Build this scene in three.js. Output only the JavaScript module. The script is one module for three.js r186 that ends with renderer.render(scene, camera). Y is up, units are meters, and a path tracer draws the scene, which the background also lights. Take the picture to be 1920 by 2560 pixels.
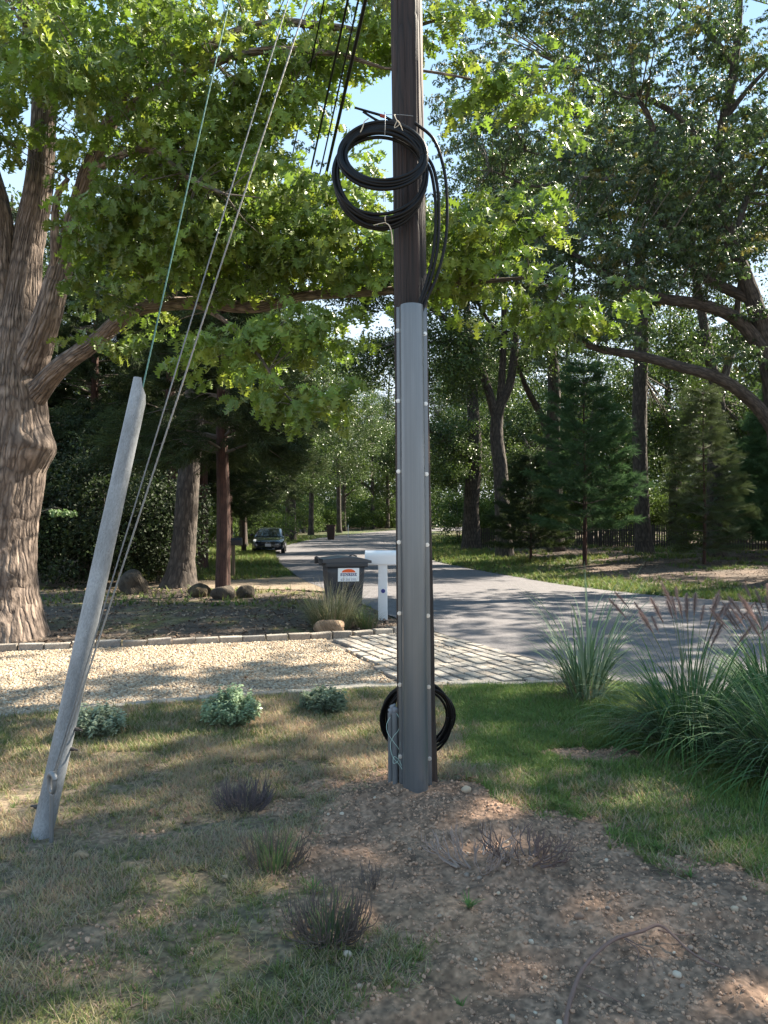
import * as THREE from 'three';
import { mergeGeometries } from 'three/addons/utils/BufferGeometryUtils.js';

// ---------------------------------------------------------------- camera, sky, sun, exposure
const scene = new THREE.Scene();
const camera = new THREE.PerspectiveCamera(67.3, 0.75, 0.05, 900);
camera.position.set(0, 1.65, 0);
camera.rotation.x = 0.0156;

function skyTexture() {                      // clear late-morning sky: deep blue overhead, paler towards the horizon all round
  const w = 512, h = 256, data = new Float32Array(w * h * 4);
  for (let j = 0; j < h; j++) {
    const up = Math.max(0, Math.sin(((j + 0.5) / h - 0.5) * Math.PI)), t = Math.pow(1 - up, 3.2);
    for (let i = 0; i < w; i++) {
      const k = (j * w + i) * 4;
      data[k] = 0.16 + 0.46 * t; data[k + 1] = 0.285 + 0.345 * t; data[k + 2] = 0.43 + 0.215 * t; data[k + 3] = 1;
    }
  }
  const t = new THREE.DataTexture(data, w, h, THREE.RGBAFormat, THREE.FloatType);
  t.mapping = THREE.EquirectangularReflectionMapping; t.magFilter = THREE.LinearFilter; t.needsUpdate = true;
  return t;
}
scene.background = skyTexture();
scene.environment = scene.background;
const SKY_STRENGTH = 0.58;
scene.backgroundIntensity = SKY_STRENGTH; scene.environmentIntensity = SKY_STRENGTH;

const SUN = new THREE.Vector3(0.646, 0.669, -0.364).normalize();
const sun = new THREE.DirectionalLight(new THREE.Color(1.0, 0.90, 0.74), 4.6);
sun.target.position.set(0, 0, -15); sun.position.copy(SUN).multiplyScalar(80).add(sun.target.position);
sun.castShadow = true; sun.shadow.mapSize.set(4096, 4096);
Object.assign(sun.shadow.camera, { left: -60, right: 60, top: 60, bottom: -60, near: 1, far: 250 });
scene.add(sun, sun.target);

const renderer = new THREE.WebGLRenderer({ antialias: true });
renderer.toneMapping = THREE.LinearToneMapping;
renderer.toneMappingExposure = 5.1;
renderer.shadowMap.enabled = true; renderer.shadowMap.type = THREE.PCFSoftShadowMap;

// ---------------------------------------------------------------- numbers, noise, textures
function rng(seed) { let a = seed >>> 0; return () => { a = (a + 0x6D2B79F5) >>> 0; let t = Math.imul(a ^ (a >>> 15), 1 | a); t = (t + Math.imul(t ^ (t >>> 7), 61 | t)) ^ t; return ((t ^ (t >>> 14)) >>> 0) / 4294967296; }; }
const lerp = (a, b, t) => a + (b - a) * t, clamp = (x, a = 0, b = 1) => Math.min(b, Math.max(a, x));
const sstep = (a, b, x) => { const t = clamp((x - a) / (b - a)); return t * t * (3 - 2 * t); };
const hash = (x, y, z = 0) => { let h = Math.imul(x, 374761393) + Math.imul(y, 668265263) + Math.imul(z, 1274126177) | 0; h = Math.imul(h ^ (h >>> 13), 1274126177); return ((h ^ (h >>> 16)) >>> 0) / 4294967296; };
function noise2(x, y, s = 0, p = 0, q = p) {       // value noise, periodic when p is given
  const i = Math.floor(x), j = Math.floor(y), u = x - i, v = y - j, a = u * u * (3 - 2 * u), b = v * v * (3 - 2 * v);
  const w = p ? (n) => ((n % p) + p) % p : (n) => n, w2 = q ? (n) => ((n % q) + q) % q : (n) => n;
  const h = (m, n) => hash(w(m), w2(n), s);
  return lerp(lerp(h(i, j), h(i + 1, j), a), lerp(h(i, j + 1), h(i + 1, j + 1), a), b);
}
function fbm(x, y, s = 0, oct = 4, p = 0, q = p) { let f = 0, a = 0.5, n = 0; for (let o = 0; o < oct; o++) { f += a * noise2(x, y, s + o, p, q); n += a; a *= 0.5; x *= 2; y *= 2; p *= 2; q *= 2; } return f / n; }
function noise3(x, y, z, s = 0) { const k = Math.floor(z), t = z - k, a = t * t * (3 - 2 * t); return lerp(noise2(x, y, s + k * 57), noise2(x, y, s + k * 57 + 57), a); }

function tex(w, h, fn, srgb = true) {
  const d = new Uint8Array(w * h * 4);
  for (let j = 0; j < h; j++) for (let i = 0; i < w; i++) { const c = fn(i / w, j / h), k = (j * w + i) * 4; d[k] = clamp(c[0]) * 255; d[k + 1] = clamp(c[1]) * 255; d[k + 2] = clamp(c[2]) * 255; d[k + 3] = 255; }
  const t = new THREE.DataTexture(d, w, h); t.wrapS = t.wrapT = THREE.RepeatWrapping; t.magFilter = THREE.LinearFilter; t.minFilter = THREE.LinearMipmapLinearFilter;
  if (srgb) t.colorSpace = THREE.SRGBColorSpace; t.needsUpdate = true; return t;
}
const gray = (v) => [v, v, v];
const C = (r, g, b) => new THREE.Color().setRGB(r, g, b);
const std = (o) => new THREE.MeshStandardMaterial(Object.assign({ roughness: 0.9, side: THREE.DoubleSide }, o));
const phys = (o) => new THREE.MeshPhysicalMaterial(Object.assign({ side: THREE.DoubleSide }, o));

// ---------------------------------------------------------------- scene graph helpers
const taken = {};
function numbered(name) { const n = (taken[name] = (taken[name] ?? -1) + 1); return n ? `${name}_${String(n).padStart(3, '0')}` : name; }
function shade(o) { o.castShadow = o.receiveShadow = true; return o; }
function thing(name, label, category, pos = [0, 0, 0], group) {
  const o = new THREE.Group(); o.name = numbered(name); o.position.set(...pos); o.userData = { label, category };
  if (group) o.userData.group = group;
  scene.add(o); return o;
}
function part(name, geo, mat, parent, kind, label) { const m = shade(new THREE.Mesh(geo, mat)); m.name = name; if (kind) m.userData.kind = kind; if (label) m.userData.label = label; parent.add(m); return m; }
function single(name, geo, mat, label, category, group) { const m = shade(new THREE.Mesh(geo, mat)); m.name = numbered(name); m.userData = { label, category }; if (group) m.userData.group = group; scene.add(m); return m; }
function structure(name, geo, mat, label, category) { const m = shade(new THREE.Mesh(geo, mat)); m.name = name; m.userData = { kind: 'structure', label, category }; scene.add(m); return m; }
function instanced(name, geo, mat, list, parent = scene, info = {}) {   // list: {m: Matrix4, c: Color}
  const o = shade(new THREE.InstancedMesh(geo, mat, list.length)); o.name = name; o.userData = Object.assign({ kind: 'stuff' }, info);
  list.forEach((e, i) => { o.setMatrixAt(i, e.m); if (e.c) o.setColorAt(i, e.c); });
  parent.add(o); return o;
}
const _e = new THREE.Euler(), _q = new THREE.Quaternion(), _p = new THREE.Vector3(), _s = new THREE.Vector3();
function mat4(x, y, z, rx, ry, rz, sx, sy = sx, sz = sx, order = 'YXZ') { return new THREE.Matrix4().compose(_p.set(x, y, z), _q.setFromEuler(_e.set(rx, ry, rz, order)), _s.set(sx, sy, sz)); }

// ---------------------------------------------------------------- geometry helpers
function meshOf(pos, idx, uv, col) {
  const g = new THREE.BufferGeometry(); g.setAttribute('position', new THREE.Float32BufferAttribute(pos, 3)); g.setIndex(idx);
  if (uv) g.setAttribute('uv', new THREE.Float32BufferAttribute(uv, 2));
  if (col) g.setAttribute('color', new THREE.Float32BufferAttribute(col, 3));
  g.computeVertexNormals(); return g;
}
// tapered tube through points; disp(angle, metres, radius) moves the surface outwards; uv in metres
function tube(points, radii, { seg = 24, rad = 8, disp, cap = true, straight = false } = {}) {
  const P = points.map((p) => new THREE.Vector3(...p));
  const curve = straight || P.length < 3 ? null : new THREE.CatmullRomCurve3(P, false, 'centripetal');
  const n = seg, C0 = [], R = [];
  for (let i = 0; i <= n; i++) {
    const t = i / n; let q;
    if (curve) q = curve.getPoint(t); else { const f = t * (P.length - 1), k = Math.min(P.length - 2, Math.floor(f)); q = P[k].clone().lerp(P[k + 1], f - k); }
    C0.push(q);
    const f = t * (radii.length - 1), k = Math.min(radii.length - 2, Math.floor(f)); R.push(lerp(radii[k], radii[k + 1], f - k));
  }
  const pos = [], uv = [], idx = []; let len = 0, N = new THREE.Vector3(), T = new THREE.Vector3(), B = new THREE.Vector3(), last;
  for (let i = 0; i <= n; i++) {
    T.copy(C0[Math.min(n, i + 1)]).sub(C0[Math.max(0, i - 1)]).normalize();
    if (!last) N.set(0, 0, 1).addScaledVector(T, -T.z).normalize(); else { N.copy(last).addScaledVector(T, -T.dot(last)).normalize(); }
    if (N.lengthSq() < 0.5) N.set(1, 0, 0);
    last = N.clone(); B.crossVectors(T, N);
    if (i) len += C0[i].distanceTo(C0[i - 1]);
    for (let j = 0; j <= rad; j++) {
      const a = (j % rad) / rad * Math.PI * 2, r = R[i] + (disp ? disp(a, len, R[i]) : 0), c = Math.cos(a) * r, s = Math.sin(a) * r;
      pos.push(C0[i].x + N.x * c + B.x * s, C0[i].y + N.y * c + B.y * s, C0[i].z + N.z * c + B.z * s);
      uv.push(j / rad * Math.max(0.02, R[0]) * 2 * Math.PI, len);
    }
  }
  for (let i = 0; i < n; i++) for (let j = 0; j < rad; j++) { const a = i * (rad + 1) + j, b = a + rad + 1; idx.push(a, a + 1, b, a + 1, b + 1, b); }
  if (cap) for (const [i, f] of [[0, 1], [n, 0]]) { const c = pos.length / 3; pos.push(C0[i].x, C0[i].y, C0[i].z); uv.push(0, 0); for (let j = 0; j < rad; j++) { const a = i * (rad + 1) + j; f ? idx.push(c, a + 1, a) : idx.push(c, a, a + 1); } }
  const g = meshOf(pos, idx, uv);
  const nm = g.attributes.normal;                    // weld the seam's normals
  for (let i = 0; i <= n; i++) { const a = i * (rad + 1), b = a + rad; const x = nm.getX(a) + nm.getX(b), y = nm.getY(a) + nm.getY(b), z = nm.getZ(a) + nm.getZ(b), l = Math.hypot(x, y, z) || 1; nm.setXYZ(a, x / l, y / l, z / l); nm.setXYZ(b, x / l, y / l, z / l); }
  return g;
}
function merge(list) {
  const plain = list.some((g) => !g.index), noUv = list.some((g) => !g.attributes.uv);
  return mergeGeometries(list.map((g) => { const h = plain && g.index ? g.toNonIndexed() : g; for (const k of Object.keys(h.attributes)) if (!['position', 'normal', 'uv'].includes(k) || (k === 'uv' && noUv)) h.deleteAttribute(k); return h; }), false);
}
function box(w, h, d, x = 0, y = 0, z = 0) { return new THREE.BoxGeometry(w, h, d).translate(x, y, z); }
// box with rounded (bevelled) edges
function rbox(w, h, d, r, x = 0, y = 0, z = 0) {
  const s = new THREE.Shape(), a = w / 2 - r, b = h / 2 - r; s.moveTo(-a, -b); s.lineTo(a, -b); s.lineTo(a, b); s.lineTo(-a, b); s.closePath();
  return new THREE.ExtrudeGeometry(s, { depth: d - 2 * r, bevelEnabled: true, bevelSize: r, bevelThickness: r, bevelSegments: 2, steps: 1 }).translate(x, y, z - d / 2 + r);
}
// irregular stone
function stoneGeo(seed, detail, sx, sy, sz, rough = 0.25) {
  const g = new THREE.IcosahedronGeometry(1, detail), p = g.attributes.position;
  for (let i = 0; i < p.count; i++) { const x = p.getX(i), y = p.getY(i), z = p.getZ(i), k = 1 - rough + rough * 2 * noise3(x * 1.3 + 9, y * 1.3 + 9, z * 1.3 + 9, seed); p.setXYZ(i, x * k * sx, y * k * sy, z * k * sz); }
  g.deleteAttribute('uv'); const h = detail > 1 ? weld(g) : g; h.computeVertexNormals(); return h;
}
function weld(g) {
  const p = g.attributes.position, map = new Map(), pos = [], idx = [];
  for (let i = 0; i < p.count; i++) { const k = `${p.getX(i).toFixed(4)},${p.getY(i).toFixed(4)},${p.getZ(i).toFixed(4)}`; if (!map.has(k)) { map.set(k, pos.length / 3); pos.push(p.getX(i), p.getY(i), p.getZ(i)); } idx.push(map.get(k)); }
  return meshOf(pos, idx);
}

// ---------------------------------------------------------------- where the ground zones lie (x, z in metres)
const roadLeft = [[14, 3], [9, -1.2], [6, -4.2], [4.2, -6.3], [3.1, -7.3], [2.4, -8.1], [1.6, -9.8], [0.75, -11.75], [0.2, -13.5], [-0.25, -15.1], [-1.4, -19], [-2.7, -24], [-3.67, -28.8], [-4.7, -34], [-5.6, -39.7], [-6.6, -47], [-7, -55], [-5.8, -70], [-2.5, -84], [1.2, -95], [8, -108], [16, -118]];
const roadRight = [[24, -104], [14, -98], [6, -92], [4, -82], [2.8, -70], [2.3, -58], [1.9, -47], [2.0, -39], [2.3, -33.4], [3.1, -28.5], [4.15, -23.5], [4.8, -20.8], [5.9, -18.2], [7.9, -15.9], [10.5, -14], [14, -11.5], [20, -7], [24, -3]];
const roadPoly = [...roadLeft, ...roadRight];
const nearEdge = [[-14, -2.2], [-6, -5.5], [-3.29, -6.62], [-1.2, -7.42], [0, -7.78], [1.0, -7.92], [2.3, -7.98]];
const farEdge = [[0.62, -11.95], [0, -11.5], [-1.2, -11.0], [-3.06, -10.5], [-4.7, -10.05], [-8, -9.2], [-14, -7.5]];
const apronPoly = [[-0.86, -11.1], [0.16, -7.84], [1.0, -7.92], [2.38, -7.98], [2.4, -8.1], [1.6, -9.8], [0.75, -11.75], [0.62, -11.95], [0, -11.5]];
const drivePoly = [...nearEdge, [2.4, -8.1], [0.75, -11.75], ...farEdge];
const sidePoly = [[-1.2, -18.2], [-3, -18.9], [-6, -19.6], [-16, -21], [-16, -23.6], [-6.5, -22.3], [-4.2, -22.6], [-2.75, -24.6], [-2.3, -22.4]];
const dirtPoly = [[-0.299, -4.598], [-0.077, -4.919], [0.335, -4.958], [0.587, -4.701], [0.872, -4.533], [1.185, -4.219], [1.400, -3.846], [1.613, -3.606], [1.893, -3.340], [2.1, -2.4], [2, -1], [-0.5, -1], [-0.224, -2.538], [-0.044, -2.808], [0.000, -2.938], [-0.162, -3.111], [-0.106, -3.412], [-0.379, -3.647], [-0.338, -4.068]];
function sd(poly, x, z) {                 // signed distance to a polygon, negative inside
  let d = 1e9, s = 1;
  for (let i = 0, j = poly.length - 1; i < poly.length; j = i++) {
    const ax = poly[j][0], az = poly[j][1], bx = poly[i][0], bz = poly[i][1], ex = bx - ax, ez = bz - az, wx = x - ax, wz = z - az;
    const t = clamp((wx * ex + wz * ez) / (ex * ex + ez * ez || 1)), dx = wx - ex * t, dz = wz - ez * t; d = Math.min(d, dx * dx + dz * dz);
    const c1 = z >= az, c2 = z < bz, c3 = ex * wz > ez * wx; if ((c1 && c2 && c3) || (!c1 && !c2 && !c3)) s = -s;
  }
  return s * Math.sqrt(d);
}
const rightOf = (x, z) => {               // metres beyond the far (right) side of the road
  let best = 1e9, side = -1;
  for (let i = 1; i < roadRight.length; i++) { const [ax, az] = roadRight[i - 1], [bx, bz] = roadRight[i], ex = bx - ax, ez = bz - az, t = clamp(((x - ax) * ex + (z - az) * ez) / (ex * ex + ez * ez)), d = Math.hypot(x - ax - ex * t, z - az - ez * t); if (d < best) { best = d; side = ex * (z - az) - ez * (x - ax); } }
  return side < 0 ? best : -best;
};
const POLE = [0.207, -4.8];
function H0(x, z) {                       // broad lie of the land
  const d = -z; let y = d > 46 ? 0.02 * (d - 46) * (d - 46) / (d - 46 + 8) : 0;
  const r = d > 2 && d < 130 ? rightOf(x, z) : -1; if (r > 0) y += 0.32 * sstep(0.2, 9, r) + 0.008 * Math.max(0, r - 9);
  if (x < -0.5 && d > 11 && d < 20) y += 0.10 * sstep(11, 13, d) * sstep(20, 17.5, d) * sstep(-0.5, -2.5, x);
  return y;
}
function dirtAmount(x, z) {
  if (x < -1.6 || x > 2.6 || z < -6.4 || z > -0.9) return 0;
  const w = 0.3 * (fbm(x * 2.6, z * 2.6, 11) - 0.5) + 0.16 * (fbm(x * 9, z * 9, 12) - 0.5);
  let a = sstep(0.2, -0.14, sd(dirtPoly, x, z) + w * 2.2);
  const patch = (px, pz, rx, rz) => sstep(1.15, 0.75, Math.hypot((x - px) / rx, (z - pz) / rz) + w * 4);
  a = Math.max(a, patch(1.5, -5.5, 0.42, 0.2), 0.9 * patch(-0.28, -4.85, 0.38, 0.22), 0.8 * patch(-0.62, -4.55, 0.22, 0.16), 0.75 * patch(-0.2, -3.2, 0.34, 0.25), 0.6 * patch(-0.42, -3.75, 0.22, 0.2), 0.45 * patch(-1.05, -3.1, 0.4, 0.25), 0.5 * patch(-1.3, -4.1, 0.3, 0.12), 0.6 * patch(1.25, -4.6, 0.25, 0.12));
  return a;
}
function H(x, z) {
  let y = H0(x, z);
  if (z > -9 && z < 2 && Math.abs(x) < 7) {
    const near = sstep(-7.6, -6.6, z) ;
    y += near * (0.03 * (fbm(x * 0.9, z * 0.9, 5, 2) - 0.5) + 0.012 * (fbm(x * 5, z * 5, 6, 3) - 0.5));
    y += 0.075 * Math.exp(-((x - 0.3) ** 2 + (z + 4.72) ** 2) / 0.22) + 0.06 * Math.exp(-((x - 0.6) ** 2 + (z + 3.68) ** 2) / 0.05) + 0.03 * Math.exp(-((x + 0.25) ** 2 + (z + 4.7) ** 2) / 0.02);
    const a = dirtAmount(x, z);
    if (a > 0) { const f = fbm(x * 11, z * 11, 21, 4); y += a * (0.07 * (fbm(x * 3.3, z * 3.3, 22, 3) - 0.5) + 0.042 * (f - 0.5) + 0.024 * Math.pow(fbm(x * 34, z * 34, 23, 2), 2) - 0.006); }
  }
  return y;
}
const inDrive = (x, z) => x > -14 && x < 3 && z < -2 && z > -12.2 ? sd(drivePoly, x, z) : 9;
const inRoad = (x, z) => sd(roadPoly, x, z);
const inSide = (x, z) => (z < -17 && z > -26 && x < 0 ? sd(sidePoly, x, z) : 9);

// ---------------------------------------------------------------- ground sheet
const speckle = tex(512, 512, (u, v) => gray(0.62 + 0.36 * (fbm(u * 16, v * 16, 31, 5, 16) - 0.5) + 0.5 * (fbm(u * 90, v * 90, 37, 2, 90) - 0.5) + 0.12));
const grain = tex(512, 512, (u, v) => gray(fbm(u * 24, v * 24, 41, 5, 24)), false);
function grown(lo, hi, fine0, fine1, fine, g) {   // grid lines: fine inside, growing outside
  const a = []; for (let v = fine0; v <= fine1 + 1e-6; v += fine) a.push(v);
  let s = fine, v = fine1; while (v < hi) { s *= g; v += s; a.push(Math.min(v, hi)); }
  s = fine; v = fine0; const b = []; while (v > lo) { s *= g; v -= s; b.unshift(Math.max(v, lo)); }
  return [...b, ...a];
}
{
  const xs = grown(-320, 320, -1.6, 2.2, 0.022, 1.06), zs = grown(-420, 60, -5.6, -2.2, 0.02, 1.05), pos = [], col = [], uv = [], idx = [], nx = xs.length;
  for (const z of zs) for (const x of xs) {
    const d = -z, rd = inRoad(x, z), dv = inDrive(x, z), sv = inSide(x, z);
    let y = H(x, z); y -= 0.07 * sstep(0.02, -0.3, Math.min(rd, dv, sv));
    const n1 = fbm(x * 0.8, z * 0.8, 51, 4), n2 = fbm(x * 4, z * 4, 52, 4), n3 = fbm(x * 14, z * 14, 53, 3);
    let c;
    const mixc = (a, b, t) => [lerp(a[0], b[0], t), lerp(a[1], b[1], t), lerp(a[2], b[2], t)];
    if (d < 12 && dv > -0.5 && z > -9) {                         // the lawn: thatch, thin green, bare sandy spots
      c = mixc([0.27, 0.21, 0.135], [0.16, 0.15, 0.07], sstep(0.42, 0.66, n1 * 0.5 + n2 * 0.5 + (x > 0.7 ? 0.06 : -0.03)));
      c = mixc(c, [0.27, 0.19, 0.135], 0.55 * sstep(0.58, 0.72, n2));
      const a = dirtAmount(x, z), dirt = mixc([0.41, 0.26, 0.175], [0.30, 0.188, 0.125], sstep(0.35, 0.7, n3));
      c = mixc(c, mixc(dirt, [0.45, 0.275, 0.165], 0.6 * sstep(0.55, 0.7, n1)), a);
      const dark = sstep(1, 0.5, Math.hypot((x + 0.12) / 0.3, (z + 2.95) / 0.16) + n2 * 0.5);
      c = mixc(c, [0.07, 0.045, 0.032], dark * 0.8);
    } else if (d > 9 && d < 19.5 && rd > 0 && x < 1) {           // the island: bare earth, moss, needles
      c = mixc([0.13, 0.095, 0.068], [0.085, 0.06, 0.042], sstep(0.4, 0.6, n2));
      c = mixc(c, [0.22, 0.195, 0.055], sstep(0.47, 0.6, n1) * sstep(0.35, 0.6, n2) * 0.85);
      c = mixc(c, [0.30, 0.235, 0.18], 0.5 * sstep(0.62, 0.75, n3));
    } else {
      const r = rightOf(x, z);
      const green = mixc([0.075, 0.115, 0.03], [0.15, 0.14, 0.055], sstep(0.45, 0.65, n2)), litter = mixc([0.20, 0.135, 0.095], [0.11, 0.075, 0.052], sstep(0.4, 0.62, n2 * 0.6 + n3 * 0.4));
      let g = r > 0 ? sstep(3.2, 0.8, r + 2.2 * (n1 - 0.5) - (d > 28 ? 1.5 : 0)) + 0.8 * sstep(0.56, 0.66, n1) : sstep(10, 3, Math.abs(rd)) ;
      c = mixc(litter, green, clamp(g));
    }
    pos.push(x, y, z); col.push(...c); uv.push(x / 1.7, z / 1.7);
  }
  for (let j = 0; j < zs.length - 1; j++) for (let i = 0; i < nx - 1; i++) { const a = j * nx + i; idx.push(a, a + nx, a + 1, a + 1, a + nx, a + nx + 1); }
  structure('ground', meshOf(pos, idx, uv, col), std({ vertexColors: true, map: speckle, bumpMap: grain, bumpScale: 0.03, roughness: 1 }), 'uneven ground of dry lawn, bare sandy soil and leaf litter', 'ground');
}
// strip sheet between two edges laid on the land
function strip(left, right, lift, rows, cols, ulen = 1) {
  const L = new THREE.CatmullRomCurve3(left.map(([x, z]) => new THREE.Vector3(x, 0, z)), false, 'centripetal'), R = new THREE.CatmullRomCurve3(right.map(([x, z]) => new THREE.Vector3(x, 0, z)), false, 'centripetal');
  const pos = [], uv = [], idx = [];
  for (let i = 0; i <= rows; i++) { const a = L.getPoint(i / rows), b = R.getPoint(i / rows); for (let j = 0; j <= cols; j++) { const x = lerp(a.x, b.x, j / cols), z = lerp(a.z, b.z, j / cols); pos.push(x, H0(x, z) + lift, z); uv.push(x / ulen, z / ulen); } }
  for (let i = 0; i < rows; i++) for (let j = 0; j < cols; j++) { const a = i * (cols + 1) + j, b = a + cols + 1; idx.push(a, a + 1, b, a + 1, b + 1, b); }
  return meshOf(pos, idx, uv);
}
const asphalt = tex(512, 512, (u, v) => { const a = fbm(u * 8, v * 8, 61, 4, 8), f = noise2(u * 220, v * 220, 63, 220), s = f > 0.86 ? 0.16 : f < 0.12 ? -0.07 : 0; const k = 0.40 + 0.10 * (a - 0.5) + 0.10 * (f - 0.5) + s; return [k * 1.0, k * 0.98, k * 0.985]; });
{
  // resample both sides of the road to pairs at equal share of their length, near end first
  const side = [...roadRight].reverse();
  const jit = (pts, s) => { const c = new THREE.CatmullRomCurve3(pts.map(([x, z]) => new THREE.Vector3(x, 0, z)), false, 'centripetal'), out = []; for (let i = 0; i <= 260; i++) { const p = c.getPoint(i / 260); out.push([p.x + 0.10 * (fbm(p.z * 1.7, s, 71) - 0.5), p.z + 0.10 * (fbm(p.z * 1.7, s, 72) - 0.5)]); } return out; };
  const L = jit(roadLeft, 1), R = jit(side, 2), pos = [], uv = [], idx = [], cols = 14;
  for (let i = 0; i < L.length; i++) for (let j = 0; j <= cols; j++) { const t = j / cols, x = lerp(L[i][0], R[i][0], t), z = lerp(L[i][1], R[i][1], t); pos.push(x, lerp(H0(...L[i]), H0(...R[i]), t) + 0.015 + 0.06 * (t * (1 - t)) * 2, z); uv.push(x / 0.9, z / 0.9); }
  for (let i = 0; i < L.length - 1; i++) for (let j = 0; j < cols; j++) { const a = i * (cols + 1) + j, b = a + cols + 1; idx.push(a, b, a + 1, a + 1, b, b + 1); }
  const road = structure('road', meshOf(pos, idx, uv), std({ map: asphalt, bumpMap: grain, bumpScale: 0.006, roughness: 0.92, color: C(0.78, 0.76, 0.78) }), 'worn grey asphalt road curving away between the trees', 'road');
}
const gravelTex = tex(512, 512, (u, v) => { const a = noise2(u * 60, v * 60, 81, 60), b = noise2(u * 128, v * 128, 82, 128); const k = 0.62 + 0.3 * (a - 0.5) + 0.35 * (b - 0.5); return [k, k * 0.93, k * 0.83]; });
{
  const L = nearEdge, R = [...farEdge].reverse();
  structure('driveway', strip([L[0], L[1], L[2], L[3], L[4], L[5]], [R[0], R[1], R[2], R[3], R[4], R[5]], -0.022, 60, 30, 1.2), std({ map: gravelTex, bumpMap: grain, bumpScale: 0.015, roughness: 1, color: C(0.36, 0.30, 0.235) }), 'pale pea gravel driveway crossing behind the pole', 'driveway');
  structure('gravel_side_road', strip([[-1.2, -18.3], [-3, -19], [-6, -19.6], [-16, -21]], [[-2.6, -24.2], [-4.2, -22.7], [-6.5, -22.3], [-16, -23.6]], 0.01, 40, 12, 1.2), std({ map: gravelTex, bumpMap: grain, bumpScale: 0.012, roughness: 1, color: C(0.5, 0.45, 0.4) }), 'pale gravel drive of the next house leaving the road', 'driveway');
}
// loose gravel stones
{
  const r = rng(5), list = [], geo = stoneGeo(3, 1, 1, 0.72, 0.85, 0.28), c = new THREE.Color();
  while (list.length < 46000) {
    const x = lerp(-6.6, 0.9, r()), z = lerp(-12, -5.2, r()); if (Math.abs(x) > -z * 0.53 + 0.3) continue;
    const dv = sd(drivePoly, x, z); if (dv > -0.02) continue;
    const ap = sd(apronPoly, x, z); if (ap < 0 && r() > 0.012) continue;
    const s = 0.011 + 0.011 * r() * r() + 0.003, t = r();
    c.setRGB(0.31, 0.24, 0.165).lerp(t < 0.4 ? C(0.44, 0.38, 0.30) : t < 0.75 ? C(0.27, 0.18, 0.105) : C(0.11, 0.085, 0.07), r());
    list.push({ m: mat4(x, (ap < 0 ? 0.012 : -0.018 + 0.014 * r()) + 0.01 * fbm(x * 2, z * 2, 91, 2), z, r() * 6, r() * 6, r() * 6, s), c: c.clone() });
  }
  instanced('driveway_gravel', geo, std({ roughness: 0.85 }), list, scene, { label: 'loose tan and white pebbles covering the driveway', category: 'gravel' });
}
// stone blocks: apron rows and the two kerbs
const graniteTex = tex(256, 256, (u, v) => { const f = noise2(u * 100, v * 100, 95, 100), a = fbm(u * 6, v * 6, 96, 4, 6), k = 0.66 + 0.22 * (a - 0.5) + 0.22 * (f - 0.5) + (f > 0.9 ? -0.2 : 0); return [k, k * 0.98, k * 0.95]; });
const granite = [0, 1, 2, 3].map((i) => std({ map: graniteTex, bumpMap: grain, bumpScale: 0.006, roughness: 0.85, color: [C(0.60, 0.57, 0.54), C(0.48, 0.475, 0.47), C(0.70, 0.66, 0.60), C(0.54, 0.49, 0.44)][i] }));
function blockGeo(seed, w, h, d) {        // tumbled setts with rounded, uneven edges
  const g = rbox(w, h, d, Math.min(w, h, d) * 0.13), p = g.attributes.position;
  for (let i = 0; i < p.count; i++) { const x = p.getX(i), y = p.getY(i), z = p.getZ(i); p.setXYZ(i, x + 0.016 * (noise3(x * 9, y * 9, z * 9, seed) - 0.5), y + 0.018 * (noise3(x * 8 + 5, y * 8, z * 8, seed + 1) - 0.5), z + 0.016 * (noise3(x * 9, y * 9 + 3, z * 9, seed + 2) - 0.5)); }
  const q = g.attributes.position, uv = []; for (let i = 0; i < q.count; i++) uv.push(q.getX(i) * 3 + q.getY(i) * 2 + seed * 0.37, q.getZ(i) * 3 + q.getY(i) * 2); g.setAttribute('uv', new THREE.Float32BufferAttribute(uv, 2));
  g.computeVertexNormals(); return g;
}
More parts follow.
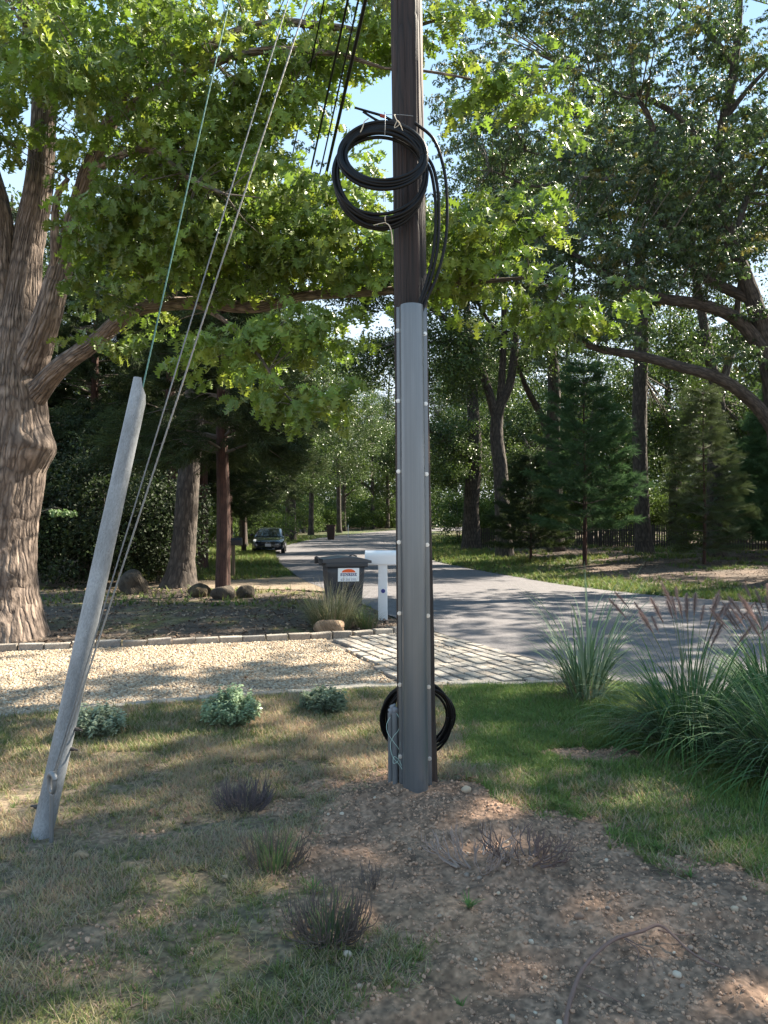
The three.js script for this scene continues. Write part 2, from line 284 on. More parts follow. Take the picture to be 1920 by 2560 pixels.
{
  const apron = thing('cobble_apron', 'grey granite cobble apron where the drive meets the road', 'paving'); apron.userData.kind = 'structure';
  const bed = []; { const s = new THREE.Shape(apronPoly.map(([x, z]) => new THREE.Vector2(x, -z))); const g = new THREE.ShapeGeometry(s); g.rotateX(-Math.PI / 2); g.translate(0, -0.012, 0); bed.push(g); }
  part('joint_bed', merge(bed), std({ color: C(0.10, 0.085, 0.07), bumpMap: grain, bumpScale: 0.01, roughness: 1 }), apron);
  const r = rng(17), geos = [0, 1, 2, 3, 4].map((i) => blockGeo(i * 7 + 1, 0.285, 0.1, 0.132)), ang = Math.atan2(3.65, 1.6), ux = Math.cos(ang), uz = Math.sin(ang), vx = -uz, vz = ux;
  for (let row = 0; row < 16; row++) {
    const off = r() * 0.3;
    for (let k = -4; k < 18; k++) {
      const s = k * 0.303 + off, t = 0.1 + row * 0.152, x = 0.75 + ux * s + vx * t, z = -11.75 + uz * s + vz * t, q = sd(apronPoly, x, z); if (q > -0.075) continue;
      const b = part('cobble', geos[Math.floor(r() * 5)], granite[Math.floor(r() * 4)], apron); b.position.set(x, -0.024 + 0.012 * (r() - 0.5), z); b.rotation.set(0.05 * (r() - 0.5), -ang + 0.05 * (r() - 0.5), 0.04 * (r() - 0.5)); b.scale.set(0.93 + 0.09 * r(), 1, 0.9 + 0.12 * r());
    }
  }
  const kerb = (name, label, edge, len, gap, y, h, w, stretch) => {
    const g = thing(name, label, 'kerb'); g.userData.kind = 'structure';
    const c = new THREE.CatmullRomCurve3(edge.map(([x, z]) => new THREE.Vector3(x, 0, z)), false, 'centripetal'), total = c.getLength(), n = Math.floor(total / (len + gap)), geos2 = [0, 1, 2, 3].map((i) => blockGeo(i * 5 + 40, len, h, w));
    for (let i = 0; i < n; i++) { const u = (i + 0.5) / n, p = c.getPointAt(u), t = c.getTangentAt(u); if (Math.abs(p.x) > -p.z * 0.56 + 1.2) continue;
      const b = part('kerb_stone', geos2[Math.floor(r() * 4)], granite[Math.floor(r() * 4)], g); b.position.set(p.x + 0.02 * (r() - 0.5), y + 0.02 * (r() - 0.5), p.z + 0.02 * (r() - 0.5)); b.rotation.set(0.08 * (r() - 0.5), -Math.atan2(t.z, t.x) + 0.07 * (r() - 0.5), 0.06 * (r() - 0.5)); b.scale.set((total / n - gap) / len * (0.95 + 0.08 * r()), 1, 0.9 + 0.2 * r()); }
  };
  kerb('raised_kerb', 'raised grey granite block kerb along far side of gravel drive', farEdge, 0.30, 0.016, 0.025, 0.13, 0.12);
  kerb('flush_kerb', 'flush grey granite block edging between lawn and gravel drive', nearEdge, 0.40, 0.014, -0.022, 0.1, 0.13);
}

// ---------------------------------------------------------------- the utility pole
const poleX = (y) => POLE[0] - 0.0134 * y, poleR = (y) => 0.099 + 0.032 * Math.exp(-Math.max(0, y) / 2), poleTop = 10.2;
const poleTex = tex(512, 1024, (u, v) => {
  const streak = fbm(u * 60, v * 4, 101, 4, 60, 4), broad = fbm(u * 5, v * 3, 105, 3, 5, 3), crack = Math.pow(Math.abs(2 * noise2(u * 34, v * 6, 107, 34, 6) - 1), 0.35), fine = noise2(u * 160, v * 20, 109, 160, 20);
  const k = (0.55 + 0.7 * (streak - 0.5) + 0.35 * (broad - 0.5) + 0.12 * (fine - 0.5)) * (0.35 + 0.65 * crack);
  return [0.46 * k + 0.03, 0.345 * k + 0.025, 0.29 * k + 0.025];
});
const poleBump = tex(512, 1024, (u, v) => gray(0.55 * Math.pow(Math.abs(2 * noise2(u * 34, v * 6, 107, 34, 6) - 1), 0.3) + 0.45 * fbm(u * 60, v * 4, 101, 4, 60, 4)), false);
{
  const pole = thing('utility_pole', 'tall dark brown wooden utility pole with grey cable cover', 'utility pole', [POLE[0], 0, POLE[1]]);
  const pts = [], rad = []; for (let i = 0; i <= 20; i++) { const y = -0.25 + i / 20 * (poleTop + 0.25); pts.push([poleX(y) - POLE[0], y, 0]); rad.push(poleR(y)); }
  const g = tube(pts, rad, { seg: 300, rad: 90, disp: (a, l) => { const q = a / 6.2832; return -0.009 * Math.pow(1 - Math.abs(2 * noise2(q * 26, l * 0.55, 111, 26, 0) - 1), 5) - 0.004 * fbm(q * 40, l * 1.5, 115, 2, 40, 0); } });
  { const uv = g.attributes.uv, n = uv.count; for (let i = 0; i < n; i++) uv.setXY(i, uv.getX(i) / (2 * Math.PI * 0.1353), uv.getY(i) / 2.4); }
  part('shaft', g, std({ map: poleTex, color: C(0.62, 0.56, 0.56), bumpMap: poleBump, bumpScale: 0.016, roughness: 0.75 }), pole);
  // grey U-shaped cable cover bolted to the front
  const prof = [[-0.1, 0.0], [-0.085, 0.001], [-0.080, 0.006], [-0.078, 0.024]];
  for (let i = 0; i <= 22; i++) { const a = Math.PI * (1 - i / 22); prof.push([0.078 * Math.cos(a), 0.036 + 0.07 * Math.sin(a)]); }
  prof.push([0.072, 0.024], [0.074, 0.006], [0.077, 0.001], [0.106, 0.0]);
  const prev = []; const full = []; for (const p of prof) full.push(p); for (let i = prof.length - 1; i >= 0; i--) { const p = prof[i]; full.push([p[0] * (Math.abs(p[0]) > 0.0765 ? 1 : 0.955), Math.max(-0.004, p[1] - 0.004)]); }
  const yTop = 2.98, rows = 46, pos = [], uv = [], idx = [], n = full.length;
  const place = (x, z, y) => { const tw = -0.06, k = 1 + 0.006 * (noise2(y * 1.3, x * 4, 121) - 0.5), cx = x * Math.cos(tw) - z * Math.sin(tw), cz = x * Math.sin(tw) + z * Math.cos(tw); return [poleX(y) - POLE[0] - 0.018 + 0.006 * y + cx * k * (0.97 - 0.02 * y), y, poleR(y) * 0.91 + cz + 0.0015 * Math.sin(y * 3.1 + x * 30)]; };
  for (let i = 0; i <= rows; i++) for (let j = 0; j < n; j++) { const y = lerp(-0.06, yTop, i / rows); pos.push(...place(full[j][0], full[j][1], y)); uv.push(full[j][0] * 4, y * 0.4); }
  for (let i = 0; i < rows; i++) for (let j = 0; j < n; j++) { const a = i * n + j, b = i * n + (j + 1) % n; idx.push(a, b, a + n, b, b + n, a + n); }
  for (let j = 0; j < prof.length - 1; j++) { const o = rows * n, a = o + j, b = o + j + 1, c = o + n - 1 - j, d = o + n - 2 - j; idx.push(a, b, c, b, d, c); }
  const drawn = tex(256, 256, (u, v) => { const s = fbm(u * 60, v * 1, 125, 3, 60, 1), d = fbm(u * 6, v * 6, 127, 4, 6); const k = 0.60 + 0.045 * (s - 0.5) + 0.08 * (d - 0.5); return [k * 0.97, k, k * 1.02]; });
  const cover = part('cable_cover', meshOf(pos, idx, uv), std({ map: drawn, color: C(0.5, 0.51, 0.525), roughness: 0.29, metalness: 0.5 }), pole, null, 'grey ribbed plastic cable cover');
  const bolt = merge([new THREE.CylinderGeometry(0.0085, 0.0085, 0.007, 6).rotateX(Math.PI / 2).translate(0, 0, 0.005), new THREE.CylinderGeometry(0.013, 0.013, 0.002, 16).rotateX(Math.PI / 2)]);
  const zinc = std({ color: C(0.62, 0.62, 0.6), metalness: 0.7, roughness: 0.35 });
  for (let k = 0; k < 7; k++) for (const s of [-1, 1]) { const y = 0.235 + k * 0.432 + s * -0.008, p = place(s > 0 ? 0.092 : -0.0925, 0.003, y), b = part('bolt', bolt, zinc, cover); b.position.set(...p); b.rotation.z = k * 0.7 + s; }
  // two short conduits at the left foot with putty in their mouths
  const pvc = std({ color: C(0.36, 0.365, 0.37), roughness: 0.5, map: drawn });
  const pipe = (x, z, h, r) => tube([[x, -0.1, z], [x - 0.004, h, z]], [r, r], { seg: 8, rad: 20, straight: true });
  part('conduit', pipe(-0.135, 0.085, 0.50, 0.019), pvc, pole); part('conduit', pipe(-0.163, 0.055, 0.49, 0.017), pvc, pole);
  const lump = stoneGeo(77, 3, 0.024, 0.022, 0.024, 0.5); const putty = std({ color: C(0.19, 0.195, 0.21), roughness: 0.8 });
  for (const [x, y, z, s] of [[-0.139, 0.505, 0.085, 1], [-0.165, 0.5, 0.055, 0.95], [-0.15, 0.53, 0.06, 0.9], [-0.142, 0.515, 0.07, 0.8]]) { const m = part('putty_plug', lump, putty, pole); m.position.set(x, y, z); m.rotation.set(x * 90, y * 40, z * 70); m.scale.setScalar(s); }

  // thin pull twine hanging on the conduits
  const tw = thing('pull_twine', 'thin pale green pull twine looped on the short conduits', 'twine', [0, 0, 0]);
  const T = (pts) => part('strand', tube(pts.map(([x, y, z]) => [POLE[0] + x, y, POLE[1] + z]), [0.0016, 0.0016], { seg: 60, rad: 5 }), std({ color: C(0.42, 0.58, 0.52), roughness: 0.7 }), tw);
  T([[-0.13, 0.5, 0.1], [-0.112, 0.46, 0.113], [-0.12, 0.40, 0.115], [-0.15, 0.36, 0.11], [-0.168, 0.31, 0.095], [-0.155, 0.24, 0.11], [-0.12, 0.2, 0.12], [-0.09, 0.16, 0.13]]);
  T([[-0.17, 0.47, 0.08], [-0.19, 0.43, 0.09], [-0.185, 0.38, 0.1], [-0.15, 0.33, 0.112], [-0.115, 0.28, 0.118], [-0.112, 0.22, 0.12], [-0.1, 0.19, 0.13]]);
  T([[-0.112, 0.42, 0.113], [-0.108, 0.33, 0.118], [-0.116, 0.26, 0.118], [-0.125, 0.21, 0.117], [-0.15, 0.2, 0.113], [-0.145, 0.24, 0.114], [-0.118, 0.225, 0.12]]);

  // ------------------------------------------------------------ cable coils
  const rubber = phys({ color: C(0.007, 0.007, 0.0078), roughness: 0.42, specularIntensity: 0.42 });
  const coil = thing('cable_coil', 'large coil of black cable hung from the top of the cover on the pole', 'cable coil', [POLE[0], 0, POLE[1]]);
  const r = rng(33), loop = (cx, cy, cz, rx, ry, rr, tilt, ph, from = 0, to = Math.PI * 2, wob = 0.008) => { const pts = []; for (let i = 0; i <= 26; i++) { const a = from + (to - from) * i / 26, w = 1 + wob * Math.sin(a * 3 + ph * 5) / rx * 0.3; pts.push([cx + rx * w * Math.cos(a), cy + ry * w * Math.sin(a), cz + tilt * Math.sin(a) + 0.006 * Math.sin(a * 2 + ph)]); } return tube(pts, [rr, rr], { seg: 110, rad: 10 }); };
  // offsets from the pole's foot: the ring hangs in front, its middle left of the pole
  const ox = -0.215, oz = 0.165;
  for (let k = 0; k < 7; k++) { const j = () => (r() - 0.5); part('cable_loop', loop(ox + 0.008 + 0.012 * j(), 3.862 + 0.012 * j(), oz + 0.02 + 0.045 * r(), 0.252 + 0.012 * (k % 4) - 0.02 + 0.01 * j(), 0.204 + 0.016 * (k % 4) - 0.026 + 0.01 * j(), 0.0105, -0.05, r() * 6), rubber, coil); }
  for (let k = 0; k < 9; k++) { const j = () => (r() - 0.5); part('cable_loop', loop(ox - 0.015 + 0.02 * j(), 3.755 + 0.02 * j(), oz + 0.045 * r() - 0.01, 0.27 + 0.022 * j(), 0.262 + 0.0085 * k - 0.01 + 0.012 * j(), 0.0105, -0.01, r() * 6), rubber, coil); }
  // tails: from the coil's right side down into the cover
  const tail = (pts) => part('cable_tail', tube(pts, [0.0098, 0.0098], { seg: 90, rad: 10 }), rubber, coil);
  tail([[-0.02, 4.09, 0.16], [0.09, 4.0, 0.15], [0.155, 3.83, 0.14], [0.178, 3.62, 0.135], [0.168, 3.38, 0.135], [0.115, 3.16, 0.135], [0.045, 3.0, 0.135], [0.0, 2.85, 0.14], [-0.012, 2.5, 0.142]]);
  tail([[0.0, 3.93, 0.17], [0.08, 3.84, 0.16], [0.115, 3.72, 0.15], [0.128, 3.55, 0.14], [0.118, 3.33, 0.138], [0.075, 3.13, 0.137], [0.025, 3.0, 0.137], [-0.012, 2.85, 0.145], [-0.02, 2.5, 0.145]]);
  tail([[0.0, 3.90, 0.16], [0.066, 3.82, 0.155], [0.098, 3.69, 0.15], [0.108, 3.53, 0.145], [0.095, 3.32, 0.14], [0.052, 3.12, 0.138], [0.008, 2.99, 0.14], [-0.028, 2.85, 0.15], [-0.03, 2.5, 0.15]]);
  // cut ends above the coil
  part('cable_end', tube([[-0.13, 4.09, 0.15], [-0.2, 4.125, 0.16], [-0.31, 4.155, 0.17], [-0.385, 4.172, 0.18]], [0.009, 0.007], { seg: 30, rad: 8 }), rubber, coil);
  part('cable_end', tube([[-0.17, 4.075, 0.15], [-0.25, 4.105, 0.16], [-0.335, 4.155, 0.165]], [0.009, 0.007], { seg: 30, rad: 8 }), rubber, coil);
  part('coloured_end', tube([[-0.2, 4.126, 0.16], [-0.23, 4.134, 0.162]], [0.0102, 0.0102], { seg: 4, rad: 10, straight: true }), std({ color: C(0.28, 0.035, 0.02), roughness: 0.5 }), coil);
  const cord = std({ color: C(0.55, 0.48, 0.38), roughness: 0.9 }), wire = std({ color: C(0.3, 0.3, 0.3), roughness: 0.4, metalness: 0.6 });
  const tie = (pts, m = cord, q = 0.0025) => part('tie_cord', tube(pts, [q, q], { seg: 40, rad: 5 }), m, coil);
  tie([[-0.185, 3.515, 0.19], [-0.2, 3.49, 0.215], [-0.195, 3.46, 0.2], [-0.18, 3.45, 0.2], [-0.165, 3.42, 0.2], [-0.158, 3.37, 0.19], [-0.156, 3.335, 0.19]], cord, 0.0035);
  tie([[-0.197, 3.462, 0.205], [-0.24, 3.455, 0.2], [-0.27, 3.45, 0.19]], cord, 0.003);
  tie([[-0.3, 4.1, 0.19], [-0.325, 4.075, 0.2], [-0.335, 4.04, 0.205], [-0.35, 4.01, 0.2]], cord, 0.0035);
  tie([[-0.205, 4.16, 0.15], [-0.2, 4.1, 0.215], [-0.2, 4.05, 0.225], [-0.202, 3.985, 0.21]], wire, 0.002);
  tie([[-0.14, 4.14, 0.16], [-0.142, 4.1, 0.215], [-0.13, 4.07, 0.225], [-0.115, 4.045, 0.228], [-0.145, 4.025, 0.225], [-0.125, 4.065, 0.23], [-0.095, 4.01, 0.222]], cord, 0.0022);
  tie([[-0.2, 3.66, 0.2], [-0.2, 3.64, 0.235], [-0.2, 3.605, 0.232], [-0.2, 3.59, 0.2]], wire, 0.002);
  tie([[-0.21, 3.66, 0.2], [-0.212, 3.64, 0.235], [-0.212, 3.605, 0.232], [-0.21, 3.59, 0.2]], wire, 0.002);
  tie([[-0.21, 4.15, 0.14], [-0.1, 4.16, 0.12], [0.0, 4.17, 0.08]], wire, 0.002);

  const low = thing('cable_coil', 'smaller coil of black cable hung low behind the foot of the pole', 'cable coil', [POLE[0], 0, POLE[1]]);
  for (let k = 0; k < 8; k++) { const j = () => r() - 0.5; part('cable_loop', loop(-0.005 + 0.02 * j() + 0.004 * k, 0.405 + 0.02 * j(), -0.16 - 0.05 * r(), 0.175 + 0.055 * r(), 0.195 + 0.055 * r(), 0.0085, 0.05, r() * 6, 0, Math.PI * 2, 0.02).rotateZ(0), rubber, low); }
  part('tie_cord', tube([[0.0, 0.66, -0.1], [0, 0.64, -0.22], [0, 0.6, -0.2], [0, 0.6, -0.12]], [0.002, 0.002], { seg: 20, rad: 5 }), wire, low);

  // ------------------------------------------------------------ guy wires and their guard
  const galv = std({ color: C(0.2, 0.205, 0.21), metalness: 0.55, roughness: 0.5 });
  const strand = (a, b, rr, turns) => { const A = new THREE.Vector3(...a), B = new THREE.Vector3(...b), dir = B.clone().sub(A), len = dir.length(); dir.normalize(); const u = new THREE.Vector3(0, 0, 1).cross(dir).normalize(), v = dir.clone().cross(u), out = [];
    for (let s = 0; s < 3; s++) { const pts = [], n = Math.floor(len / 0.016); for (let i = 0; i <= n; i++) { const t = i / n, an = t * len * turns * 6.283 + s * 2.094, p = A.clone().lerp(B, t); pts.push([p.x + (u.x * Math.cos(an) + v.x * Math.sin(an)) * rr * 0.5, p.y + (u.y * Math.cos(an) + v.y * Math.sin(an)) * rr * 0.5, p.z + (u.z * Math.cos(an) + v.z * Math.sin(an)) * rr * 0.5]); } out.push(tube(pts, [rr * 0.56, rr * 0.56], { seg: n, rad: 4, straight: true, cap: false })); }
    return merge(out); };
  const eye = [-1.725, 0.33, -4.02];
  const g1 = thing('guy_wire', 'green coated guy wire entering the top of the steel guard', 'guy wire');
  part('wire', strand([-1.745, 0.36, -4.135], [poleX(9.4) - 0.08, 9.4, -4.8], 0.0045, 9), std({ color: C(0.09, 0.19, 0.17), roughness: 0.5, metalness: 0.2 }), g1);
  const g2 = thing('guy_wire', 'thin grey guy wire, upper of the bare pair beside the guard', 'guy wire');
  part('wire', strand([eye[0], eye[1], eye[2]], [poleX(7.05) - 0.09, 7.05, -4.8], 0.0042, 9), galv, g2);
  const g3 = thing('guy_wire', 'thicker grey twisted guy wire, rightmost beside the steel guard', 'guy wire');
  part('wire', strand([eye[0] + 0.012, eye[1], eye[2] + 0.012], [poleX(6.55) - 0.09, 6.55, -4.8], 0.0052, 8), std({ color: C(0.25, 0.24, 0.225), metalness: 0.4, roughness: 0.55 }), g3);
  const an = thing('guy_anchor', 'steel anchor rod with eye standing in the lawn beside the guard', 'anchor rod', [eye[0], 0, eye[2]]);
  part('rod', tube([[-0.002, -0.15, 0.005], [0, 0.14, 0.002], [0, 0.255, 0]], [0.011, 0.011], { seg: 12, rad: 14 }), galv, an);
  { const pts = []; for (let i = 0; i <= 20; i++) { const a = -Math.PI / 2 + i / 20 * Math.PI * 2; pts.push([0.022 * Math.cos(a) * 0.9, 0.305 + 0.05 * Math.sin(a), 0.014 * Math.cos(a)]); } part('eye', tube(pts, [0.0115, 0.0115], { seg: 60, rad: 12 }), galv, an);
    const th = []; for (let i = 0; i <= 14; i++) { const a = Math.PI * (0.05 + 0.9 * i / 14); th.push([0.024 * Math.cos(a), 0.32 + 0.03 * Math.sin(a), 0.02 * Math.cos(a)]); } part('thimble', tube(th, [0.015, 0.015], { seg: 30, rad: 10 }), galv, an); }
  // half-round guard
  const gd = thing('guy_guard', 'leaning pale grey half-round steel guard on the guy wires', 'guy guard');
  const A = new THREE.Vector3(-1.835, -0.12, -4.09), B = new THREE.Vector3(-1.345, 2.455, -4.265), ax = B.clone().sub(A), len = ax.length(); ax.normalize();
  const su = new THREE.Vector3().crossVectors(ax, new THREE.Vector3(0, 0, 1)).normalize(), sv = new THREE.Vector3().crossVectors(su, ax).normalize();
  { const P = [], U = [], I = [], rowsG = 60, arc = 30;
    for (let i = 0; i <= rowsG; i++) { const t = i / rowsG; for (let s = 0; s < 2; s++) for (let j = 0; j <= arc; j++) {
      const a = lerp(-0.35, Math.PI * 1.12, j / arc), notch = t > 0.94 ? sstep(0.94, 1, t) * 1.7 : 0, aa = Math.max(a, -0.35 + notch), rr = lerp(0.054, 0.046, t) - s * 0.0035 + 0.0012 * (noise2(t * 30, j, 131) - 0.5);
      const p = A.clone().addScaledVector(ax, t * len).addScaledVector(su, Math.cos(aa) * rr).addScaledVector(sv, Math.sin(aa) * rr); P.push(p.x, p.y, p.z); U.push(j / arc * 0.16, t * len); } }
    const w = (arc + 1) * 2; for (let i = 0; i < rowsG; i++) { for (let s = 0; s < 2; s++) for (let j = 0; j < arc; j++) { const a = i * w + s * (arc + 1) + j, b = a + 1, c = a + w, d = b + w; s ? I.push(a, c, b, b, c, d) : I.push(a, b, c, b, d, c); } for (const j of [0, arc]) { const a = i * w + j, b = a + arc + 1; I.push(a, b, a + w, b, b + w, a + w); } }
    const zincTex = tex(256, 512, (u, v) => { const a = fbm(u * 5, v * 8, 141, 4, 5, 8), f = noise2(u * 70, v * 140, 143, 70, 140), sp = f > 0.93 ? -0.28 : 0, k = 0.66 + 0.26 * (a - 0.5) + 0.12 * (f - 0.5) + sp; return [k * 0.98, k, k * 1.02]; });
    zincTex.repeat.set(5, 0.75);
    part('channel', meshOf(P, I, U), std({ map: zincTex, color: C(0.6, 0.61, 0.62), roughness: 0.55, metalness: 0.2, bumpMap: grain, bumpScale: 0.002 }), gd);
    const nut = merge([new THREE.CylinderGeometry(0.011, 0.011, 0.02, 6), new THREE.CylinderGeometry(0.006, 0.006, 0.042, 10).translate(0, 0.008, 0)]);
    for (const [t, s] of [[0.265, 1], [0.225, 1], [0.1, -1]]) { const m = part('clamp_bolt', nut, std({ color: C(0.08, 0.07, 0.065), metalness: 0.5, roughness: 0.6 }), gd); m.position.copy(A.clone().addScaledVector(ax, t * len).addScaledVector(su, s * 0.062)); m.quaternion.setFromUnitVectors(new THREE.Vector3(0, 1, 0), su.clone().multiplyScalar(s)); } }

  // ------------------------------------------------------------ service cables running off to the next pole down the road
  const span = (label, y0, x1, y1, z1, sag, rr, dx) => { const pts = []; for (let i = 0; i <= 24; i++) { const t = i / 24; pts.push([lerp(poleX(y0) - 0.08 + dx, x1, t), lerp(y0, y1, t) - sag * 4 * t * (1 - t), lerp(-4.8, z1, t)]); } single('overhead_cable', tube(pts, [rr, rr], { seg: 80, rad: 8 }), rubber, label, 'cable'); };
  span('thin black overhead cable, leftmost of the bundle above the coil', 6.9, -9.4, 6.3, -45, 0.9, 0.008, -0.03);
  span('black overhead cable, second from the left above the coil', 6.15, -8.5, 6.0, -45, 0.9, 0.011, -0.02);
  span('black overhead cable close beside the thickest one', 5.92, -8.1, 5.9, -45, 0.95, 0.008, 0);
  span('thickest black overhead cable, rightmost of the bundle above the coil', 5.75, -7.9, 5.8, -45, 1.0, 0.0155, 0.01);
  const next = thing('utility_pole', 'distant wooden utility pole half hidden by the trees down the road', 'utility pole', [-8.2, 0, -45]);
  part('shaft', tube([[0, -0.3, 0], [0, 10, 0]], [0.15, 0.11], { seg: 20, rad: 16 }), std({ map: poleTex, roughness: 0.85 }), next);
  part('cross_bracket', box(0.12, 0.5, 0.12, 0.02, 6.05, 0.14), galv, next);
}

// ---------------------------------------------------------------- street things
function canvasTex(w, h, draw) { const c = document.createElement('canvas'); c.width = w; c.height = h; draw(c.getContext('2d'), w, h); const t = new THREE.CanvasTexture(c); t.colorSpace = THREE.SRGBColorSpace; return t; }
function taperBox(w0, d0, w1, d1, h, r, seg = 5) {       // tapered rounded-corner tub, open profile closed at both ends
  const ring = (w, d, y) => { const out = []; for (const [cx, cz, a0] of [[w / 2 - r, d / 2 - r, 0], [-w / 2 + r, d / 2 - r, 1], [-w / 2 + r, -d / 2 + r, 2], [w / 2 - r, -d / 2 + r, 3]]) for (let i = 0; i <= seg; i++) { const a = (a0 + i / seg) * Math.PI / 2; out.push([cx + r * Math.cos(a), y, cz + r * Math.sin(a)]); } return out; };
  const rows = 6, pos = [], idx = [], n = 4 * (seg + 1); for (let k = 0; k <= rows; k++) { const t = k / rows; for (const p of ring(lerp(w0, w1, t), lerp(d0, d1, t), h * t)) pos.push(...p); }
  for (let k = 0; k < rows; k++) for (let j = 0; j < n; j++) { const a = k * n + j, b = k * n + (j + 1) % n; idx.push(a, a + n, b, b, a + n, b + n); }
  for (const [k, f] of [[0, 0], [rows, 1]]) { const c = pos.length / 3; pos.push(0, h * k / rows, 0); for (let j = 0; j < n; j++) { const a = k * n + j, b = k * n + (j + 1) % n; f ? idx.push(c, b, a) : idx.push(c, a, b); } }
  return meshOf(pos, idx);
}
{ // wheeled rubbish bin
  const bin = thing('wheeled_bin', 'dark grey wheeled rubbish bin with white and orange sign by the road', 'rubbish bin', [-0.70, H(-0.7, -13.2), -13.2]); bin.rotation.y = 0.22;
  const plastic = std({ color: C(0.034, 0.036, 0.042), roughness: 0.55, bumpMap: grain, bumpScale: 0.002 });
  part('body', taperBox(0.50, 0.60, 0.64, 0.74, 0.98, 0.06), plastic, bin);
  part('rim', merge([rbox(0.70, 0.07, 0.05, 0.012, 0, 0.965, 0.37), rbox(0.70, 0.07, 0.05, 0.012, 0, 0.965, -0.37), rbox(0.05, 0.07, 0.76, 0.012, 0.335, 0.965, 0), rbox(0.05, 0.07, 0.76, 0.012, -0.335, 0.965, 0)]), plastic, bin);
  const lid = part('lid', (() => { const s = new THREE.Shape(); s.moveTo(-0.39, 0); s.lineTo(0.41, 0); s.lineTo(0.41, 0.02); s.quadraticCurveTo(0.2, 0.085, -0.05, 0.08); s.lineTo(-0.39, 0.045); s.closePath(); return new THREE.ExtrudeGeometry(s, { depth: 0.74, bevelEnabled: true, bevelSize: 0.012, bevelThickness: 0.012, bevelSegments: 2 }).translate(0, 1.006, -0.37); })(), std({ color: C(0.045, 0.05, 0.06), roughness: 0.42 }), bin);
  part('lid_handle', tube([[0.05, 1.09, 0.2], [0.12, 1.125, 0.2], [0.2, 1.1, 0.2]], [0.012, 0.012], { seg: 12, rad: 8 }), plastic, lid);
  part('handle', merge([tube([[-0.44, 1.06, -0.3], [-0.46, 1.085, 0], [-0.44, 1.06, 0.3]], [0.018, 0.018], { seg: 16, rad: 10 }), rbox(0.14, 0.1, 0.04, 0.012, -0.39, 1.01, 0.27), rbox(0.14, 0.1, 0.04, 0.012, -0.39, 1.01, -0.27)]), plastic, bin);
  for (const z of [-0.3, 0.3]) { const w = part('wheel', new THREE.CylinderGeometry(0.13, 0.13, 0.06, 28).rotateX(Math.PI / 2), std({ color: C(0.015, 0.015, 0.015), roughness: 0.8 }), bin); w.position.set(-0.25, 0.125, z); }
  const sign = canvasTex(512, 284, (g, w, h) => {
    g.fillStyle = '#e9edf0'; g.fillRect(0, 0, w, h); g.strokeStyle = '#cfd6da'; g.lineWidth = 6; g.strokeRect(3, 3, w - 6, h - 6);
    g.fillStyle = '#e8591a'; g.beginPath(); g.ellipse(w * 0.5, h * 0.33, w * 0.32, h * 0.26, 0, Math.PI, 2 * Math.PI); g.fill();
    g.fillStyle = '#161d5c'; g.textAlign = 'center'; g.font = 'bold 84px serif'; g.lineWidth = 5; g.strokeStyle = '#161d5c'; g.save(); g.translate(w / 2, h * 0.58); g.scale(1.06, 0.95); g.strokeText('SUNRISE', 0, 0); g.fillText('SUNRISE', 0, 0); g.restore();
    g.fillStyle = '#5a74b0'; g.font = '24px sans-serif'; const s = 'SANITATION'; for (let i = 0; i < s.length; i++) g.fillText(s[i], w * (0.11 + 0.78 * i / 9), h * 0.70);
    g.fillStyle = '#2a3568'; g.font = '62px sans-serif'; g.fillText('631 288 3300', w / 2, h * 0.94);
  });
  const sg = part('sign', box(0.36, 0.225, 0.004), [0, 1, 2, 3, 5].reduce((a, k) => { a[k] = std({ color: C(0.75, 0.77, 0.78) }); return a; }, [, , , , std({ map: sign, roughness: 0.45 })]), bin, null, 'white sign reading SUNRISE under an orange half sun'); sg.position.set(0.03, 0.80, 0.362); sg.rotation.x = 0.0713;
  const num = canvasTex(256, 256, (g, w, h) => { g.fillStyle = '#34363b'; g.fillRect(0, 0, w, h); g.fillStyle = '#0a0a0c'; g.font = 'bold 230px sans-serif'; g.textAlign = 'center'; g.fillText('91', w / 2, h * 0.82); });
  const nm = part('painted_number', box(0.26, 0.24, 0.003), std({ map: num, roughness: 0.6 }), bin); nm.position.set(0.05, 0.56, 0.3455); nm.rotation.x = 0.0713;
}
const whitePaint = std({ color: C(0.74, 0.75, 0.77), roughness: 0.45 });
function mailbox(name, label, pos, turn, boxMat, postMat, postW, h, L) {
  const m = thing(name, label, 'mailbox', pos); m.rotation.y = turn;
  const s = new THREE.Shape(); s.moveTo(-0.1, 0); s.lineTo(0.1, 0); s.lineTo(0.1, 0.125); s.absarc(0, 0.125, 0.1, 0, Math.PI); s.closePath();
  const b = part('box', new THREE.ExtrudeGeometry(s, { depth: L, bevelEnabled: true, bevelSize: 0.004, bevelThickness: 0.006, bevelSegments: 2, curveSegments: 18 }).rotateY(Math.PI / 2).translate(-L / 2, h, 0), boxMat, m);
  part('door', new THREE.ExtrudeGeometry(s, { depth: 0.012, bevelEnabled: true, bevelSize: 0.006, bevelThickness: 0.004, bevelSegments: 2, curveSegments: 18 }).rotateY(Math.PI / 2).translate(-L / 2 - 0.02, h, 0), boxMat, b);
  part('post', rbox(postW, h + 0.3, postW, 0.006, 0, (h - 0.3) / 2, 0), postMat, m);
  return m;
}
